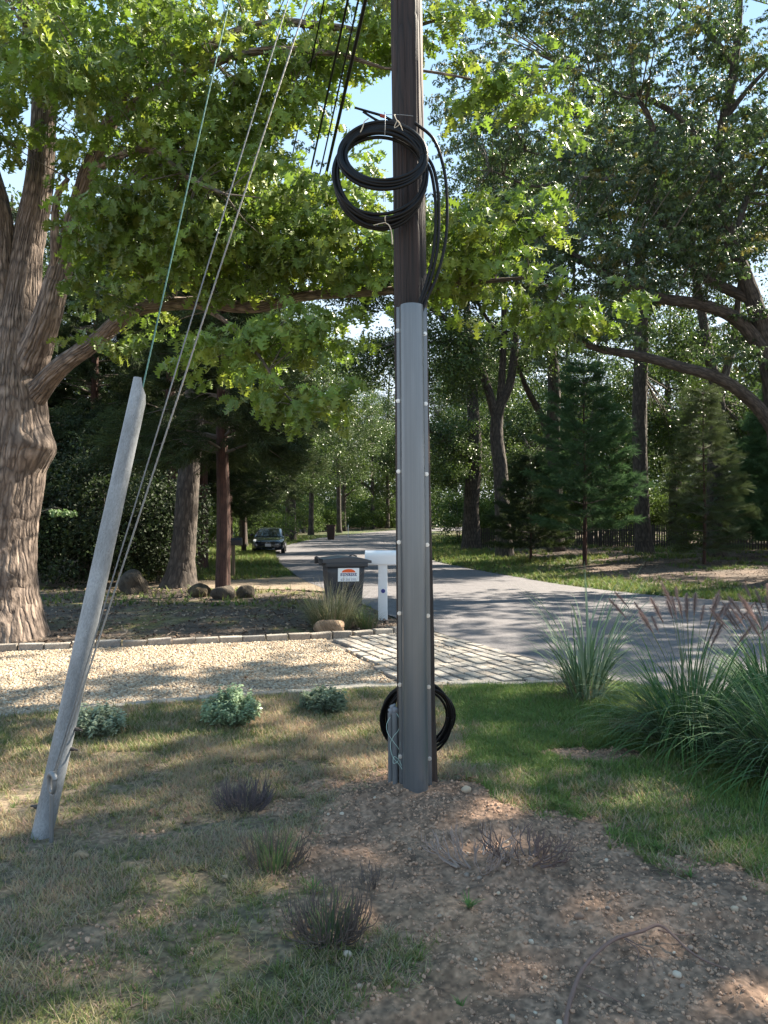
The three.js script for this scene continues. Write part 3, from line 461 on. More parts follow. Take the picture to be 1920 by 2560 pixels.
{
  const m = mailbox('mailbox', 'white mailbox on a square white post behind the pole', [-0.02, H(-0.02, -13.3), -13.3], -0.06, whitePaint, whitePaint, 0.155, 0.965, 0.56);
  part('support_plate', rbox(0.46, 0.02, 0.16, 0.005, 0, 0.954, 0), whitePaint, m);
  const refl = part('reflector', new THREE.CylinderGeometry(0.036, 0.036, 0.008, 28).rotateX(Math.PI / 2), std({ color: C(0.02, 0.035, 0.22), roughness: 0.3 }), m, null, 'round blue reflector'); refl.position.set(0.01, 0.5, 0.0815);
  const black = std({ color: C(0.012, 0.014, 0.02), roughness: 0.45 });
  const k = mailbox('mailbox', 'black mailbox on a wooden post beside the reddish cedar trunk', [-4.62, H(-4.62, -23.6), -23.6], 0.1, black, std({ color: C(0.13, 0.10, 0.065) }), 0.1, 1.0, 0.52);
  const five = canvasTex(64, 64, (g) => { g.fillStyle = '#101218'; g.fillRect(0, 0, 64, 64); g.strokeStyle = '#ddd'; g.lineWidth = 5; g.strokeRect(4, 4, 56, 56); g.fillStyle = '#e4e4e4'; g.font = 'bold 50px sans-serif'; g.textAlign = 'center'; g.fillText('5', 32, 51); });
  const p5 = part('number_plate', box(0.12, 0.12, 0.004), std({ map: five, roughness: 0.5 }), k); p5.position.set(-0.155, 1.075, 0.097);
}
{ // dark sedan parked at the left of the road
  const car = thing('parked_car', 'dark blue sedan parked nose forward at the left road edge', 'car', [-6.55, H0(-6.55, -44), -44.2]); car.rotation.y = 0.1;
  const paint = phys({ color: C(0.008, 0.011, 0.022), roughness: 0.25, clearcoat: 1, clearcoatRoughness: 0.06 }), glass = std({ color: C(0.012, 0.016, 0.018), roughness: 0.04, metalness: 0.0 }), trim = std({ color: C(0.01, 0.01, 0.011), roughness: 0.5 }), chrome = std({ color: C(0.65, 0.66, 0.68), roughness: 0.18, metalness: 1 });
  // body: stations along z (nose at +2.25), each a rounded outline of half width and top height
  const st = [[2.25, 0.56, 0.32, 0.60], [2.2, 0.72, 0.24, 0.70], [2.0, 0.84, 0.2, 0.80], [1.5, 0.89, 0.19, 0.90], [0.95, 0.9, 0.19, 0.98], [0.2, 0.9, 0.19, 0.98], [-0.8, 0.9, 0.19, 0.99], [-1.5, 0.89, 0.2, 1.0], [-2.0, 0.84, 0.24, 0.99], [-2.25, 0.72, 0.35, 0.92]];
  const loft = (stations, shape) => { const pos = [], idx = [], n = shape(stations[0]).length; for (const s of stations) for (const p of shape(s)) pos.push(p[0], p[1], s[0]); for (let k = 0; k < stations.length - 1; k++) for (let j = 0; j < n - 1; j++) { const a = k * n + j; idx.push(a, a + 1, a + n, a + 1, a + n + 1, a + n); } for (const k of [0, stations.length - 1]) { const c = pos.length / 3, s = stations[k]; pos.push(0, (s[2] + s[3]) / 2, s[0]); for (let j = 0; j < n - 1; j++) { const a = k * n + j; k ? idx.push(c, a, a + 1) : idx.push(c, a + 1, a); } } return meshOf(pos, idx); };
  const outline = ([, w, y0, y1]) => { const o = []; for (let i = 0; i <= 24; i++) { const a = -Math.PI / 2 + i / 24 * Math.PI * 2, c = Math.cos(a), s = Math.sin(a), e = 0.42; o.push([w * Math.sign(c) * Math.pow(Math.abs(c), e), (y0 + y1) / 2 + (y1 - y0) / 2 * Math.sign(s) * Math.pow(Math.abs(s), e)]); } return o; };
  part('body', loft(st, outline), paint, car);
  const cab = [[1.05, 0.70, 0.9, 0.97], [0.35, 0.64, 0.9, 1.36], [-0.2, 0.62, 0.9, 1.44], [-0.9, 0.62, 0.9, 1.42], [-1.6, 0.64, 0.9, 1.14], [-1.9, 0.66, 0.9, 0.98]];
  const roofOutline = ([, w, y0, y1]) => [[0.84, y0], [w + 0.03, lerp(y0, y1, 0.9)], [w * 0.8, y1], [0, y1 + 0.02], [-w * 0.8, y1], [-w - 0.03, lerp(y0, y1, 0.9)], [-0.84, y0]];
  part('cabin', loft(cab, roofOutline), paint, car);
  const shield = meshOf([-0.66, 0.965, 1.08, 0.66, 0.965, 1.08, 0.53, 1.375, 0.37, -0.53, 1.375, 0.37, 0, 0.975, 1.13, 0, 1.395, 0.40], [0, 4, 3, 4, 5, 3, 4, 1, 5, 1, 2, 5]); part('windscreen', shield, glass, car);
  for (const s of [-1, 1]) {
    part('side_window', meshOf([s * 0.815, 1.0, 0.75, s * 0.70, 1.34, 0.25, s * 0.70, 1.35, -0.85, s * 0.815, 1.0, -1.25], s > 0 ? [0, 1, 2, 0, 2, 3] : [0, 2, 1, 0, 3, 2]), glass, car);
    const hl = part('headlight', new THREE.SphereGeometry(1, 20, 12).scale(0.2, 0.075, 0.2), std({ color: C(0.55, 0.58, 0.6), roughness: 0.12 }), car); hl.position.set(s * 0.64, 0.69, 1.98); hl.rotation.set(0.2, s * 0.5, s * 0.45);
    const fl = part('fog_light', new THREE.SphereGeometry(1, 14, 10).scale(0.075, 0.06, 0.05), std({ color: C(0.4, 0.42, 0.43), roughness: 0.2 }), car); fl.position.set(s * 0.66, 0.40, 2.14);
    part('mirror', rbox(0.2, 0.12, 0.08, 0.03, s * 0.98, 1.02, 0.72), paint, car);
    for (const z of [1.4, -1.35]) { const w = part('wheel', new THREE.CylinderGeometry(0.32, 0.32, 0.21, 30).rotateZ(Math.PI / 2), std({ color: C(0.012, 0.012, 0.012), roughness: 0.85 }), car); w.position.set(s * 0.79, 0.32, z); const rim = part('rim', new THREE.CylinderGeometry(0.2, 0.2, 0.01, 20).rotateZ(Math.PI / 2), chrome, w); rim.position.x = s * 0.107; }
  }
  part('grille', rbox(0.8, 0.14, 0.03, 0.012, 0, 0.62, 2.24), trim, car); part('lower_grille', rbox(0.95, 0.13, 0.04, 0.012, 0, 0.36, 2.215), trim, car);
  part('chrome_strip', tube([[-0.42, 0.34, 2.22], [-0.3, 0.285, 2.26], [0, 0.275, 2.28], [0.3, 0.285, 2.26], [0.42, 0.34, 2.22]], [0.012, 0.012], { seg: 30, rad: 6 }), chrome, car);
  const bd = part('emblem', new THREE.TorusGeometry(0.055, 0.011, 8, 24).scale(1.4, 0.8, 1), chrome, car); bd.position.set(0, 0.64, 2.265);
  part('licence_plate', rbox(0.31, 0.155, 0.012, 0.004, 0, 0.5, 2.27), std({ color: C(0.62, 0.6, 0.66), roughness: 0.4 }), car);
}
{ // brown bin far down the road and small marker stake
  const b = thing('wheeled_bin', 'brown bin standing under the far trees at the bend', 'rubbish bin', [-4.55, H0(-4.55, -66), -66]);
  part('body', taperBox(0.55, 0.6, 0.75, 0.8, 1.2, 0.06), std({ color: C(0.06, 0.035, 0.028) }), b); part('lid', rbox(0.82, 0.09, 0.86, 0.03, 0, 1.25, 0), std({ color: C(0.07, 0.04, 0.03) }), b);
  const stk = thing('marker_stake', 'thin white marker stake in the far grass at the bend', 'stake', [-3.35, H0(-3.35, -72), -72]); part('rod', tube([[0, -0.1, 0], [0, 1.2, 0]], [0.03, 0.025], { seg: 3, rad: 6 }), whitePaint, stk);
}
{ // picket fence in the shade across the road
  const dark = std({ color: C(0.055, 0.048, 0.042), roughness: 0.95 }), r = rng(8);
  const fence = (label, a, b, h, pitch) => {
    const f = thing('picket_fence', label, 'fence'), n = Math.floor(Math.hypot(b[0] - a[0], b[1] - a[1]) / pitch), ang = -Math.atan2(b[1] - a[1], b[0] - a[0]);
    const s = new THREE.Shape(); s.moveTo(-0.045, 0); s.lineTo(0.045, 0); s.lineTo(0.045, h - 0.06); s.lineTo(0, h); s.lineTo(-0.045, h - 0.06); s.closePath(); const pg = new THREE.ExtrudeGeometry(s, { depth: 0.02, bevelEnabled: false });
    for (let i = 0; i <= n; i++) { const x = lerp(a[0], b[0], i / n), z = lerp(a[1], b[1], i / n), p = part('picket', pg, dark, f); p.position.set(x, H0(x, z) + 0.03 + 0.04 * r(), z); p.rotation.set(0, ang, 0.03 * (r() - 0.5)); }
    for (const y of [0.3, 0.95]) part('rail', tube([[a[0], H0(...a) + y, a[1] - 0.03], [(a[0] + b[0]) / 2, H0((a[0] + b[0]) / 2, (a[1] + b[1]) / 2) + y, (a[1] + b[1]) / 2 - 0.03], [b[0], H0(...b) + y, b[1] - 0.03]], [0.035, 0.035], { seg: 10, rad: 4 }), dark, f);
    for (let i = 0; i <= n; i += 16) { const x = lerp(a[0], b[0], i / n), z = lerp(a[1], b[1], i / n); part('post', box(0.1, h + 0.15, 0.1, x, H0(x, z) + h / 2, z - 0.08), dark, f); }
  };
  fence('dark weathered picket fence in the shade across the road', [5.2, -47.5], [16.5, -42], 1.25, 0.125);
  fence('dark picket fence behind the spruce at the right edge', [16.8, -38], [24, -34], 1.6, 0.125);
}
// boulders and stones
const rockTex = tex(256, 256, (u, v) => { const a = fbm(u * 6, v * 6, 151, 5, 6), f = noise2(u * 80, v * 80, 153, 80), k = 0.66 + 0.5 * (a - 0.5) + 0.14 * (f - 0.5); return [k, k * 0.92, k * 0.82]; });
function rock(label, x, z, sx, sy, sz, seed, col, sink = 0.35, group) {
  const g = stoneGeo(seed, 5, sx, sy, sz, 0.32), p = g.attributes.position, uv = []; for (let i = 0; i < p.count; i++) uv.push(p.getX(i) * 2 + p.getY(i), p.getZ(i) * 2 + p.getY(i)); g.setAttribute('uv', new THREE.Float32BufferAttribute(uv, 2));
  const m = single('rock', g, std({ map: rockTex, color: col, bumpMap: grain, bumpScale: 0.02 }), label, 'rock', group); m.position.set(x, H(x, z) + sy * (1 - sink) * 0.8, z); m.rotation.y = seed * 1.7; return m;
}
rock('flat tan rock at the foot of the grass clump on the kerb', -0.80, -11.62, 0.22, 0.13, 0.13, 3, C(0.62, 0.5, 0.40), 0.3).rotation.y = 0.1;
rock('mossy boulder left of the reddish cedar trunk', -3.95, -16.5, 0.26, 0.2, 0.22, 5, C(0.16, 0.14, 0.09));
rock('dark boulder in front of the reddish cedar trunk', -3.3, -15.9, 0.27, 0.19, 0.2, 7, C(0.13, 0.12, 0.11));
rock('small boulder right of the reddish cedar trunk', -2.92, -16.3, 0.2, 0.17, 0.18, 21, C(0.13, 0.12, 0.1));
rock('grey boulder in deep shade left of the wires', -5.6, -17.2, 0.38, 0.32, 0.3, 12, C(0.14, 0.135, 0.125));
rock('smooth pale stone on the lawn near the steel guard', -1.497, -3.82, 0.038, 0.024, 0.03, 15, C(0.72, 0.62, 0.48), 0.4);

// ---------------------------------------------------------------- foliage: leaf shapes and sprays
function lobedLeaf(L, W, lobes, seed, point = 1) {
  const r = rng(seed), s = new THREE.Shape(), up = []; 
  for (let i = 0; i < lobes; i++) { const t = 0.16 + 0.66 * i / (lobes - 1 || 1), w = W * (0.55 + 0.45 * Math.sin(Math.PI * (0.18 + 0.62 * t))) * (0.9 + 0.2 * r());
    up.push([L * (t - 0.045), W * 0.13], [L * (t + 0.055 * point), w * 0.5 * 0.94], [L * (t + 0.10 * point), w * 0.5], [L * (t + 0.085), w * 0.30]); }
  s.moveTo(0, 0.004); for (const p of up) s.lineTo(...p); s.lineTo(L * 0.93, W * 0.12); s.lineTo(L, 0); s.lineTo(L * 0.93, -W * 0.12);
  for (let i = up.length - 1; i >= 0; i--) s.lineTo(up[i][0] + L * 0.012, -up[i][1]); s.lineTo(0, -0.004); s.closePath();
  const g = new THREE.ShapeGeometry(s); g.rotateX(-Math.PI / 2); const p = g.attributes.position;
  for (let i = 0; i < p.count; i++) { const x = p.getX(i), z = p.getZ(i); p.setY(i, -0.9 * x * x / L * 0.35 + Math.abs(z) * 0.32 + 0.012 * Math.sin(x * 40 + z * 30)); }
  g.deleteAttribute('uv'); g.computeVertexNormals(); return g;
}
function plainLeaf(L, W) { const g = meshOf([0, 0, 0, L * 0.45, -L * 0.02, W / 2, L * 0.45, -L * 0.02, -W / 2, L * 0.5, -L * 0.09, 0, L, -L * 0.2, 0], [0, 1, 3, 0, 3, 2, 1, 4, 3, 3, 4, 2]); return g; }
function needle(L, W) { return meshOf([0, 0, -W / 2, 0, 0, W / 2, L, -L * 0.06, 0], [0, 1, 2]); }
function spray(leaf, n, seed, { reach = 0.3, spread = 1.1, tilt = 0.55, down = 0.25, ball = 0 }) {
  const r = rng(seed), list = [];
  for (let i = 0; i < n; i++) {
    const g = leaf.clone(), t = n > 1 ? i / (n - 1) : 1, s = 0.7 + 0.5 * r();
    g.scale(s, s, s); g.rotateX((r() - 0.5) * 2 * tilt * 1.4); g.rotateZ(-down + (r() - 0.5) * 2 * tilt);
    g.rotateY(((i % 2) * 2 - 1) * spread * (0.35 + 0.75 * r()) * (1 - 0.25 * t));
    if (ball) { const a = r() * 6.283, u = r() * 2 - 1, q = ball * Math.cbrt(r()), c = Math.sqrt(1 - u * u); g.rotateY(r() * 6.283); g.translate(q * c * Math.cos(a), q * u * 0.65, q * c * Math.sin(a)); }
    else g.translate(reach * (0.1 + 0.9 * t), (r() - 0.5) * 0.05, (r() - 0.5) * 0.08);
    list.push(g);
  }
  return merge(list);
}
const bigOak = [1, 2, 3, 4].map((k) => spray(lobedLeaf(0.145, 0.105, 4, k), 9, k * 13, { reach: 0.26, spread: 1.5, tilt: 0.6, down: 0.3 }));
const smallOak = [1, 2, 3].map((k) => spray(lobedLeaf(0.125, 0.10, 3, k + 20), 11, k * 17, { reach: 0.32, spread: 1.5, tilt: 0.7, down: 0.25 }));
const woodLeaf = [1, 2, 3].map((k) => spray(plainLeaf(0.14, 0.085), 26, k * 19, { ball: 0.5, tilt: 0.9, down: 0.2 }));
const pineTuft = [1, 2].map((k) => { const r = rng(k * 23), l = []; for (let i = 0; i < 46; i++) { const g = needle(0.10 + 0.05 * r(), 0.0095); g.rotateX(r() * 6.283); g.rotateZ(0.25 + 0.75 * r()); g.rotateX(r() * 6.283); g.translate(0.24 * r(), 0, 0); l.push(g); } return merge(l); });
const cedarTuft = [1, 2].map((k) => { const r = rng(k * 29), l = []; for (let i = 0; i < 60; i++) { const g = needle(0.10 + 0.09 * r(), 0.017); g.rotateX(r() * 6.283); g.rotateZ((r() - 0.5) * 1.3 - 0.1); g.rotateY((r() - 0.5) * 1.8); g.translate(0.36 * r(), (r() - 0.5) * 0.09, (r() - 0.5) * 0.18); l.push(g); } return merge(l); });
const sprayLeaf = [1, 2].map((k) => { const r = rng(k * 31), l = []; for (let i = 0; i < 60; i++) { const g = needle(0.05 + 0.025 * r(), 0.0125); g.rotateX((r() - 0.5) * 0.8); g.rotateY(((i % 2) * 2 - 1) * (0.7 + 0.4 * r())); g.translate(0.34 * i / 60, -0.03 * i / 60, 0.09 * ((i * 7) % 5 - 2) / 2 * i / 60); l.push(g); } return merge(l); });
const leafMat = phys({ color: 0xffffff, roughness: 1, transmission: 0.46, thickness: 0, clearcoat: 0.6, clearcoatRoughness: 0.3, specularIntensity: 0.5 });
const farLeafMat = phys({ color: 0xffffff, roughness: 1, transmission: 0.35, thickness: 0, clearcoat: 0.5, clearcoatRoughness: 0.3, specularIntensity: 0.5 });
const bushMat = phys({ color: 0xffffff, roughness: 1, transmission: 0.35, thickness: 0, clearcoat: 0.2, clearcoatRoughness: 0.45, specularIntensity: 0.4 });
const needleMat = phys({ color: 0xffffff, roughness: 1, transmission: 0.25, thickness: 0, specularIntensity: 0.4 });
// ---------------------------------------------------------------- bark
const barkTex = (seed, base, lo, fx, fy) => tex(512, 512, (u, v) => { const w = 0.5 * (fbm(u * 6, v * 6, seed + 5, 3, 6) - 0.5), ridge = Math.abs(2 * noise2(u * fx + w * 2, v * fy, seed, fx, fy) - 1), f = fbm(u * 40, v * 18, seed + 9, 3, 40, 18), l = fbm(u * 5, v * 5, seed + 13, 3, 5), k = clamp(0.25 + 0.8 * Math.pow(ridge, 0.6)) * (0.7 + 0.6 * f); return [lerp(lo[0], base[0], k) * (0.82 + 0.36 * l), lerp(lo[1], base[1], k) * (0.82 + 0.36 * l), lerp(lo[2], base[2], k) * (0.84 + 0.34 * l)]; });
const barkBump = tex(512, 512, (u, v) => { const w = 0.5 * (fbm(u * 6, v * 6, 205, 3, 6) - 0.5), ridge = Math.abs(2 * noise2(u * 16 + w * 2, v * 4, 200, 16, 4) - 1); return gray(0.7 * Math.pow(ridge, 0.55) + 0.3 * fbm(u * 40, v * 18, 209, 3, 40, 18)); }, false);
const oakBark = std({ map: barkTex(200, [0.54, 0.48, 0.43], [0.19, 0.155, 0.135], 30, 6), bumpMap: barkBump, bumpScale: 0.05, roughness: 0.95 });
const greyBark = std({ map: barkTex(220, [0.35, 0.315, 0.285], [0.13, 0.115, 0.10], 18, 5), bumpMap: barkBump, bumpScale: 0.025, roughness: 0.95 });
const redBark = std({ map: barkTex(240, [0.33, 0.235, 0.20], [0.12, 0.08, 0.068], 30, 2), bumpMap: barkBump, bumpScale: 0.012, roughness: 0.95 });
const twigMat = std({ color: C(0.11, 0.095, 0.078), roughness: 0.95 });

// ---------------------------------------------------------------- trees
const V = (p) => new THREE.Vector3(...p);
function along(pts, step) { const c = pts.length > 2 ? new THREE.CatmullRomCurve3(pts.map(V), false, 'centripetal') : new THREE.LineCurve3(V(pts[0]), V(pts[1])), n = Math.max(2, Math.ceil(c.getLength() / step)), out = []; for (let i = 0; i <= n; i++) out.push(c.getPoint(i / n)); return out; }
// crown: clumps of sprays in ellipsoids, each clump on a twig grown from the nearest limb
function crown(root, o) {
  const r = rng(o.seed), attach = o.attach, lists = o.sprays.map(() => []), twigs = [], base = root.position, col = new THREE.Color();
  for (const b of o.blobs) for (let k = 0; k < b.n; k++) {
    let q; do q = new THREE.Vector3(r() * 2 - 1, r() * 2 - 1, r() * 2 - 1); while (q.length() > 1 || q.length() < (b.core ?? 0.25));
    const c = new THREE.Vector3(b.c[0] + q.x * b.r[0], b.c[1] + q.y * b.r[1], b.c[2] + q.z * b.r[2]);
    if (c.y < (o.floor ?? 1.5) || (o.keep && !o.keep(c))) continue;
    let best = attach[0], bd = 1e9; for (const a of attach) { const d = a.distanceToSquared(c) + (a.y > c.y ? 0.6 * (a.y - c.y) ** 2 : 0); if (d < bd) { bd = d; best = a; } }
    if (o.twig !== 0) { const mid = best.clone().lerp(c, 0.55); mid.y += 0.12 * Math.sqrt(bd) * (r() - 0.2); mid.x += 0.15 * (r() - 0.5) * Math.sqrt(bd); mid.z += 0.15 * (r() - 0.5) * Math.sqrt(bd); const tr = (o.twig ?? 0.02) * (0.5 + 0.35 * Math.min(3, Math.sqrt(bd)));
      twigs.push(tube([best, mid, c].map((v) => [v.x - base.x, v.y - base.y, v.z - base.z]), [tr, tr * 0.6, tr * 0.22], { seg: 6, rad: 5, cap: false })); }
    const bright = 0.7 + 0.55 * r(), cr = o.clump * (0.7 + 0.6 * r()), m = Math.round(o.per * (0.6 + 0.8 * r()));
    for (let i = 0; i < m; i++) {
      const g = () => (r() + r() + r() - 1.5) * 0.95, dx = g() * cr, dy = g() * cr * 0.6, dz = g() * cr, s = (o.size ?? 1) * (0.75 + 0.5 * r());
      const yaw = Math.atan2(-dz, dx) + (r() - 0.5) * 1.4, w = o.tint(r); col.setRGB(w[0] * bright, w[1] * bright, w[2] * bright);
      lists[Math.floor(r() * lists.length)].push({ m: mat4(c.x + dx - base.x, c.y + dy - base.y, c.z + dz - base.z, (r() - 0.5) * 0.9, yaw, (r() - 0.6) * 0.9, s), c: col.clone() });
    }
  }
  if (twigs.length) part('twigs', merge(twigs), o.twigMat ?? twigMat, root, 'stuff');
  lists.forEach((l, i) => { if (l.length) instanced('crown', o.sprays[i], o.mat ?? leafMat, l, root); });
}
function tree(name, label, group, o) {
  const t0 = o.trunk[0], root = thing(name, label, 'tree', [t0[0], H(t0[0], t0[2]), t0[2]], group), rel = (p) => [p[0] - root.position.x, p[1] - root.position.y, p[2] - root.position.z];
  const trunk = o.trunk.map((p) => [...p]); trunk[0][1] = root.position.y - 0.15;
  const detail = o.detail ?? 1, rough = (s, amp) => (a, l, rr) => { const q = a / 6.2832, w = 0.6 * (noise2(q * 5, l * 1.1, s + 3, 5, 0) - 0.5); return amp * rr * (-0.55 * Math.pow(1 - Math.abs(2 * noise2(q * 22 + w, l * 1.6 / Math.max(0.3, rr), s, 22, 0) - 1), 3) + 0.5 * (noise2(q * 4, l * 0.7, s + 1, 4, 0) - 0.5)); };
  const flare = (f) => (a, l, rr) => f(a, l, rr) + rr * (o.flare ?? 0.45) * Math.exp(-l / (0.55 * Math.max(0.25, rr / 0.4))) * (0.65 + 0.7 * noise2(a / 6.2832 * 6, 1.5, o.seed, 6, 0)) + (o.bump ? o.bump(a, l, rr) : 0);
  part('trunk', tube(trunk.map(rel), o.tr, { seg: Math.round(40 * detail), rad: Math.round(18 * Math.sqrt(detail) * 1.3), disp: flare(rough(o.seed, o.rough ?? 0.16)) }), o.bark ?? greyBark, root);
  const attach = []; for (const p of along(trunk, 0.5)) if (p.y - root.position.y > (o.clear ?? 4)) attach.push(p);
  for (const l of o.limbs ?? []) { part('limb', tube(l.p.map(rel), l.r, { seg: Math.round(26 * detail), rad: Math.round(10 * Math.sqrt(detail) * 1.2), disp: rough(o.seed + 7, 0.14) }), o.bark ?? greyBark, root); attach.push(...along(l.p, 0.4).slice(1)); }
  crown(root, Object.assign({ attach }, o)); return root;
}
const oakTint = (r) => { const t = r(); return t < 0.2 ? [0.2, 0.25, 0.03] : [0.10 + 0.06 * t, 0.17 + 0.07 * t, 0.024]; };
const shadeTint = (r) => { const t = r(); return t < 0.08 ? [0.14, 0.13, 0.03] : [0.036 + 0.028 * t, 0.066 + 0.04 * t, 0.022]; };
const woodTint = (r) => { const t = r(); return [0.04 + 0.04 * t, 0.074 + 0.05 * t, 0.018]; };
const cedarTint = (r) => { const t = r(); return [0.024 + 0.024 * t, 0.042 + 0.026 * t, 0.017]; };
const pineTint = (r) => { const t = r(); return [0.048 + 0.03 * t, 0.10 + 0.05 * t, 0.042 + 0.012 * t]; };

// the big oak at the left edge, its limbs reaching across behind the pole
tree('oak_tree', 'massive old oak at the left edge with sunlit furrowed trunk', null, {
  seed: 301, bark: oakBark, detail: 6, rough: 0.07, flare: 0.5, clear: 3,
  trunk: [[-5.580, 0.019, -11.200], [-5.580, 0.660, -11.200], [-5.556, 1.417, -11.200], [-5.463, 2.291, -11.200], [-5.393, 2.990, -11.200], [-5.382, 3.688, -11.200], [-5.370, 4.271, -11.200], [-5.242, 5.552, -11.200], [-5.010, 6.614, -11.100], [-4.891, 7.999, -11.000], [-4.862, 9.716, -11.000], [-4.862, 11.718, -11.000]],
  tr: [0.52, 0.47, 0.45, 0.48, 0.48, 0.42, 0.34, 0.23, 0.2, 0.16, 0.13, 0.08],
  bump: (a, l) => 0.22 * Math.exp(-((l - 2.95) ** 2) / 0.06) * Math.pow(Math.max(0, Math.cos(a - 1.2)), 4) + 0.05 * Math.exp(-((l - 1.1) ** 2) / 0.05) * Math.pow(Math.max(0, Math.cos(a - 0.9)), 8),
  limbs: [
    { p: [[-5.418, 3.413, -11.300], [-5.108, 4.017, -11.100], [-4.807, 4.541, -10.900], [-4.549, 5.301, -10.800], [-4.312, 5.934, -10.700], [-4.068, 6.455, -10.500], [-3.660, 7.007, -10.200], [-3.192, 7.776, -9.900], [-2.696, 8.789, -9.600]], r: [0.26, 0.25, 0.2, 0.16, 0.14, 0.12, 0.1, 0.08, 0.05] },
    { p: [[-5.465, 3.707, -11.300], [-5.541, 5.171, -11.100], [-5.549, 6.169, -11.000], [-5.729, 7.042, -10.800], [-6.006, 7.984, -10.500]], r: [0.26, 0.2, 0.17, 0.13, 0.08] },
    { p: [[-5.548, 3.008, -11.350], [-5.051, 3.497, -11.100], [-4.549, 3.868, -10.800], [-3.969, 4.186, -10.600], [-3.374, 4.516, -10.300], [-2.471, 4.507, -9.900], [-1.581, 4.342, -9.500], [-0.957, 4.387, -9.200], [-0.278, 4.344, -8.900], [0.181, 4.310, -8.700], [0.884, 4.320, -8.500], [1.616, 4.358, -8.400]], r: [0.2, 0.17, 0.135, 0.115, 0.1, 0.085, 0.072, 0.06, 0.055, 0.048, 0.035, 0.015] },
    { p: [[-0.757, 4.371, -9.100], [-0.515, 4.645, -9.000], [-0.278, 4.890, -8.900], [0.000, 5.082, -8.800]], r: [0.035, 0.028, 0.02, 0.01] },
    { p: [[-4.633, 5.076, -10.800], [-4.521, 5.745, -10.500], [-4.435, 6.139, -10.400], [-4.258, 6.310, -10.300]], r: [0.07, 0.055, 0.045, 0.03] },
    { p: [[-3.192, 7.776, -9.900], [-2.396, 7.541, -9.600], [-1.934, 7.599, -9.300], [-1.310, 7.570, -9.000], [-0.581, 7.263, -8.600], [0.000, 7.002, -8.300], [0.666, 6.975, -8.000]], r: [0.08, 0.07, 0.06, 0.05, 0.04, 0.03, 0.012] },
    { p: [[-3.660, 7.007, -10.200], [-2.835, 6.978, -9.400], [-2.014, 6.958, -8.800], [-1.310, 6.870, -8.400], [-0.512, 6.703, -8.200], [0.000, 6.434, -8.000]], r: [0.07, 0.06, 0.05, 0.04, 0.03, 0.015] },
    { p: [[-4.068, 6.455, -10.500], [-3.295, 6.293, -9.600], [-2.684, 6.000, -8.900], [-2.140, 5.450, -8.400], [-1.664, 5.103, -8.000]], r: [0.06, 0.05, 0.04, 0.03, 0.015] },
    { p: [[0.000, 6.434, -8.000], [0.499, 6.393, -8.000], [0.998, 6.289, -8.000], [1.456, 6.101, -8.000]], r: [0.015, 0.014, 0.011, 0.006] },
    { p: [[1.616, 4.358, -8.400], [1.922, 4.184, -8.400], [2.140, 4.009, -8.400]], r: [0.015, 0.011, 0.006] },
    { p: [[-2.471, 4.507, -9.900], [-1.914, 4.090, -9.200], [-1.431, 3.573, -8.600], [-1.109, 3.100, -8.200], [-0.915, 2.877, -8.000]], r: [0.035, 0.028, 0.02, 0.014, 0.007] },
    { p: [[-4.891, 7.999, -11.000], [-4.446, 7.825, -9.500], [-3.827, 7.349, -8.000], [-3.089, 6.489, -6.600]], r: [0.09, 0.07, 0.05, 0.03] }],
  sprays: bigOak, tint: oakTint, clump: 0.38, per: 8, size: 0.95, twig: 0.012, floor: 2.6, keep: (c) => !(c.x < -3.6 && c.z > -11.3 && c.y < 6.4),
  blobs: [
    { c: [-4.230, 8.020, -9.800], r: [1.6, 1.5, 1.7], n: 50 }, { c: [-4.680, 6.746, -10.000], r: [0.9, 0.9, 1.0], n: 13 }, { c: [-2.527, 7.173, -9.000], r: [1.5, 1.3, 1.3], n: 42 }, { c: [-2.949, 5.769, -9.000], r: [1.2, 1.1, 1.0], n: 35 },
    { c: [-1.647, 5.906, -8.800], r: [1.0, 0.9, 0.9], n: 27 }, { c: [-2.536, 4.999, -9.200], r: [1.2, 0.6, 0.9], n: 24 }, { c: [-1.388, 4.890, -8.900], r: [0.95, 0.6, 0.8], n: 20 }, { c: [-3.618, 4.657, -9.800], r: [0.7, 0.5, 0.6], n: 8 }, { c: [-0.633, 4.862, -8.700], r: [0.6, 0.5, 0.6], n: 11 },
    { c: [-0.492, 5.362, -8.600], r: [0.4, 0.45, 0.5], n: 6 }, { c: [0.961, 4.664, -8.400], r: [0.62, 0.55, 0.7], n: 18 }, { c: [0.268, 4.646, -8.600], r: [0.5, 0.42, 0.5], n: 8 }, { c: [1.922, 4.052, -8.400], r: [0.45, 0.25, 0.4], n: 7 },
    { c: [-1.448, 7.305, -8.700], r: [1.2, 0.8, 0.9], n: 21 }, { c: [-0.259, 6.916, -8.300], r: [0.7, 0.6, 0.7], n: 10 }, { c: [0.624, 6.850, -8.000], r: [0.4, 0.4, 0.5], n: 5 }, { c: [1.414, 6.143, -8.000], r: [0.3, 0.45, 0.4], n: 5 }, { c: [-1.789, 3.618, -8.600], r: [0.55, 0.25, 0.5], n: 6 }, { c: [-1.095, 2.956, -8.100], r: [0.42, 0.2, 0.3], n: 6, core: 0 }, { c: [-3.261, 4.021, -9.500], r: [0.6, 0.2, 0.4], n: 4, core: 0 }, { c: [-0.884, 3.904, -8.500], r: [0.45, 0.2, 0.4], n: 6, core: 0 }, { c: [-4.212, 4.510, -10.000], r: [0.5, 0.4, 0.3], n: 4, core: 0 }, { c: [-3.370, 6.480, -7.200], r: [0.8, 0.7, 0.9], n: 11 },
    { c: [-4.472, 10.542, -10.000], r: [3.5, 1.8, 3], n: 32 }],
});
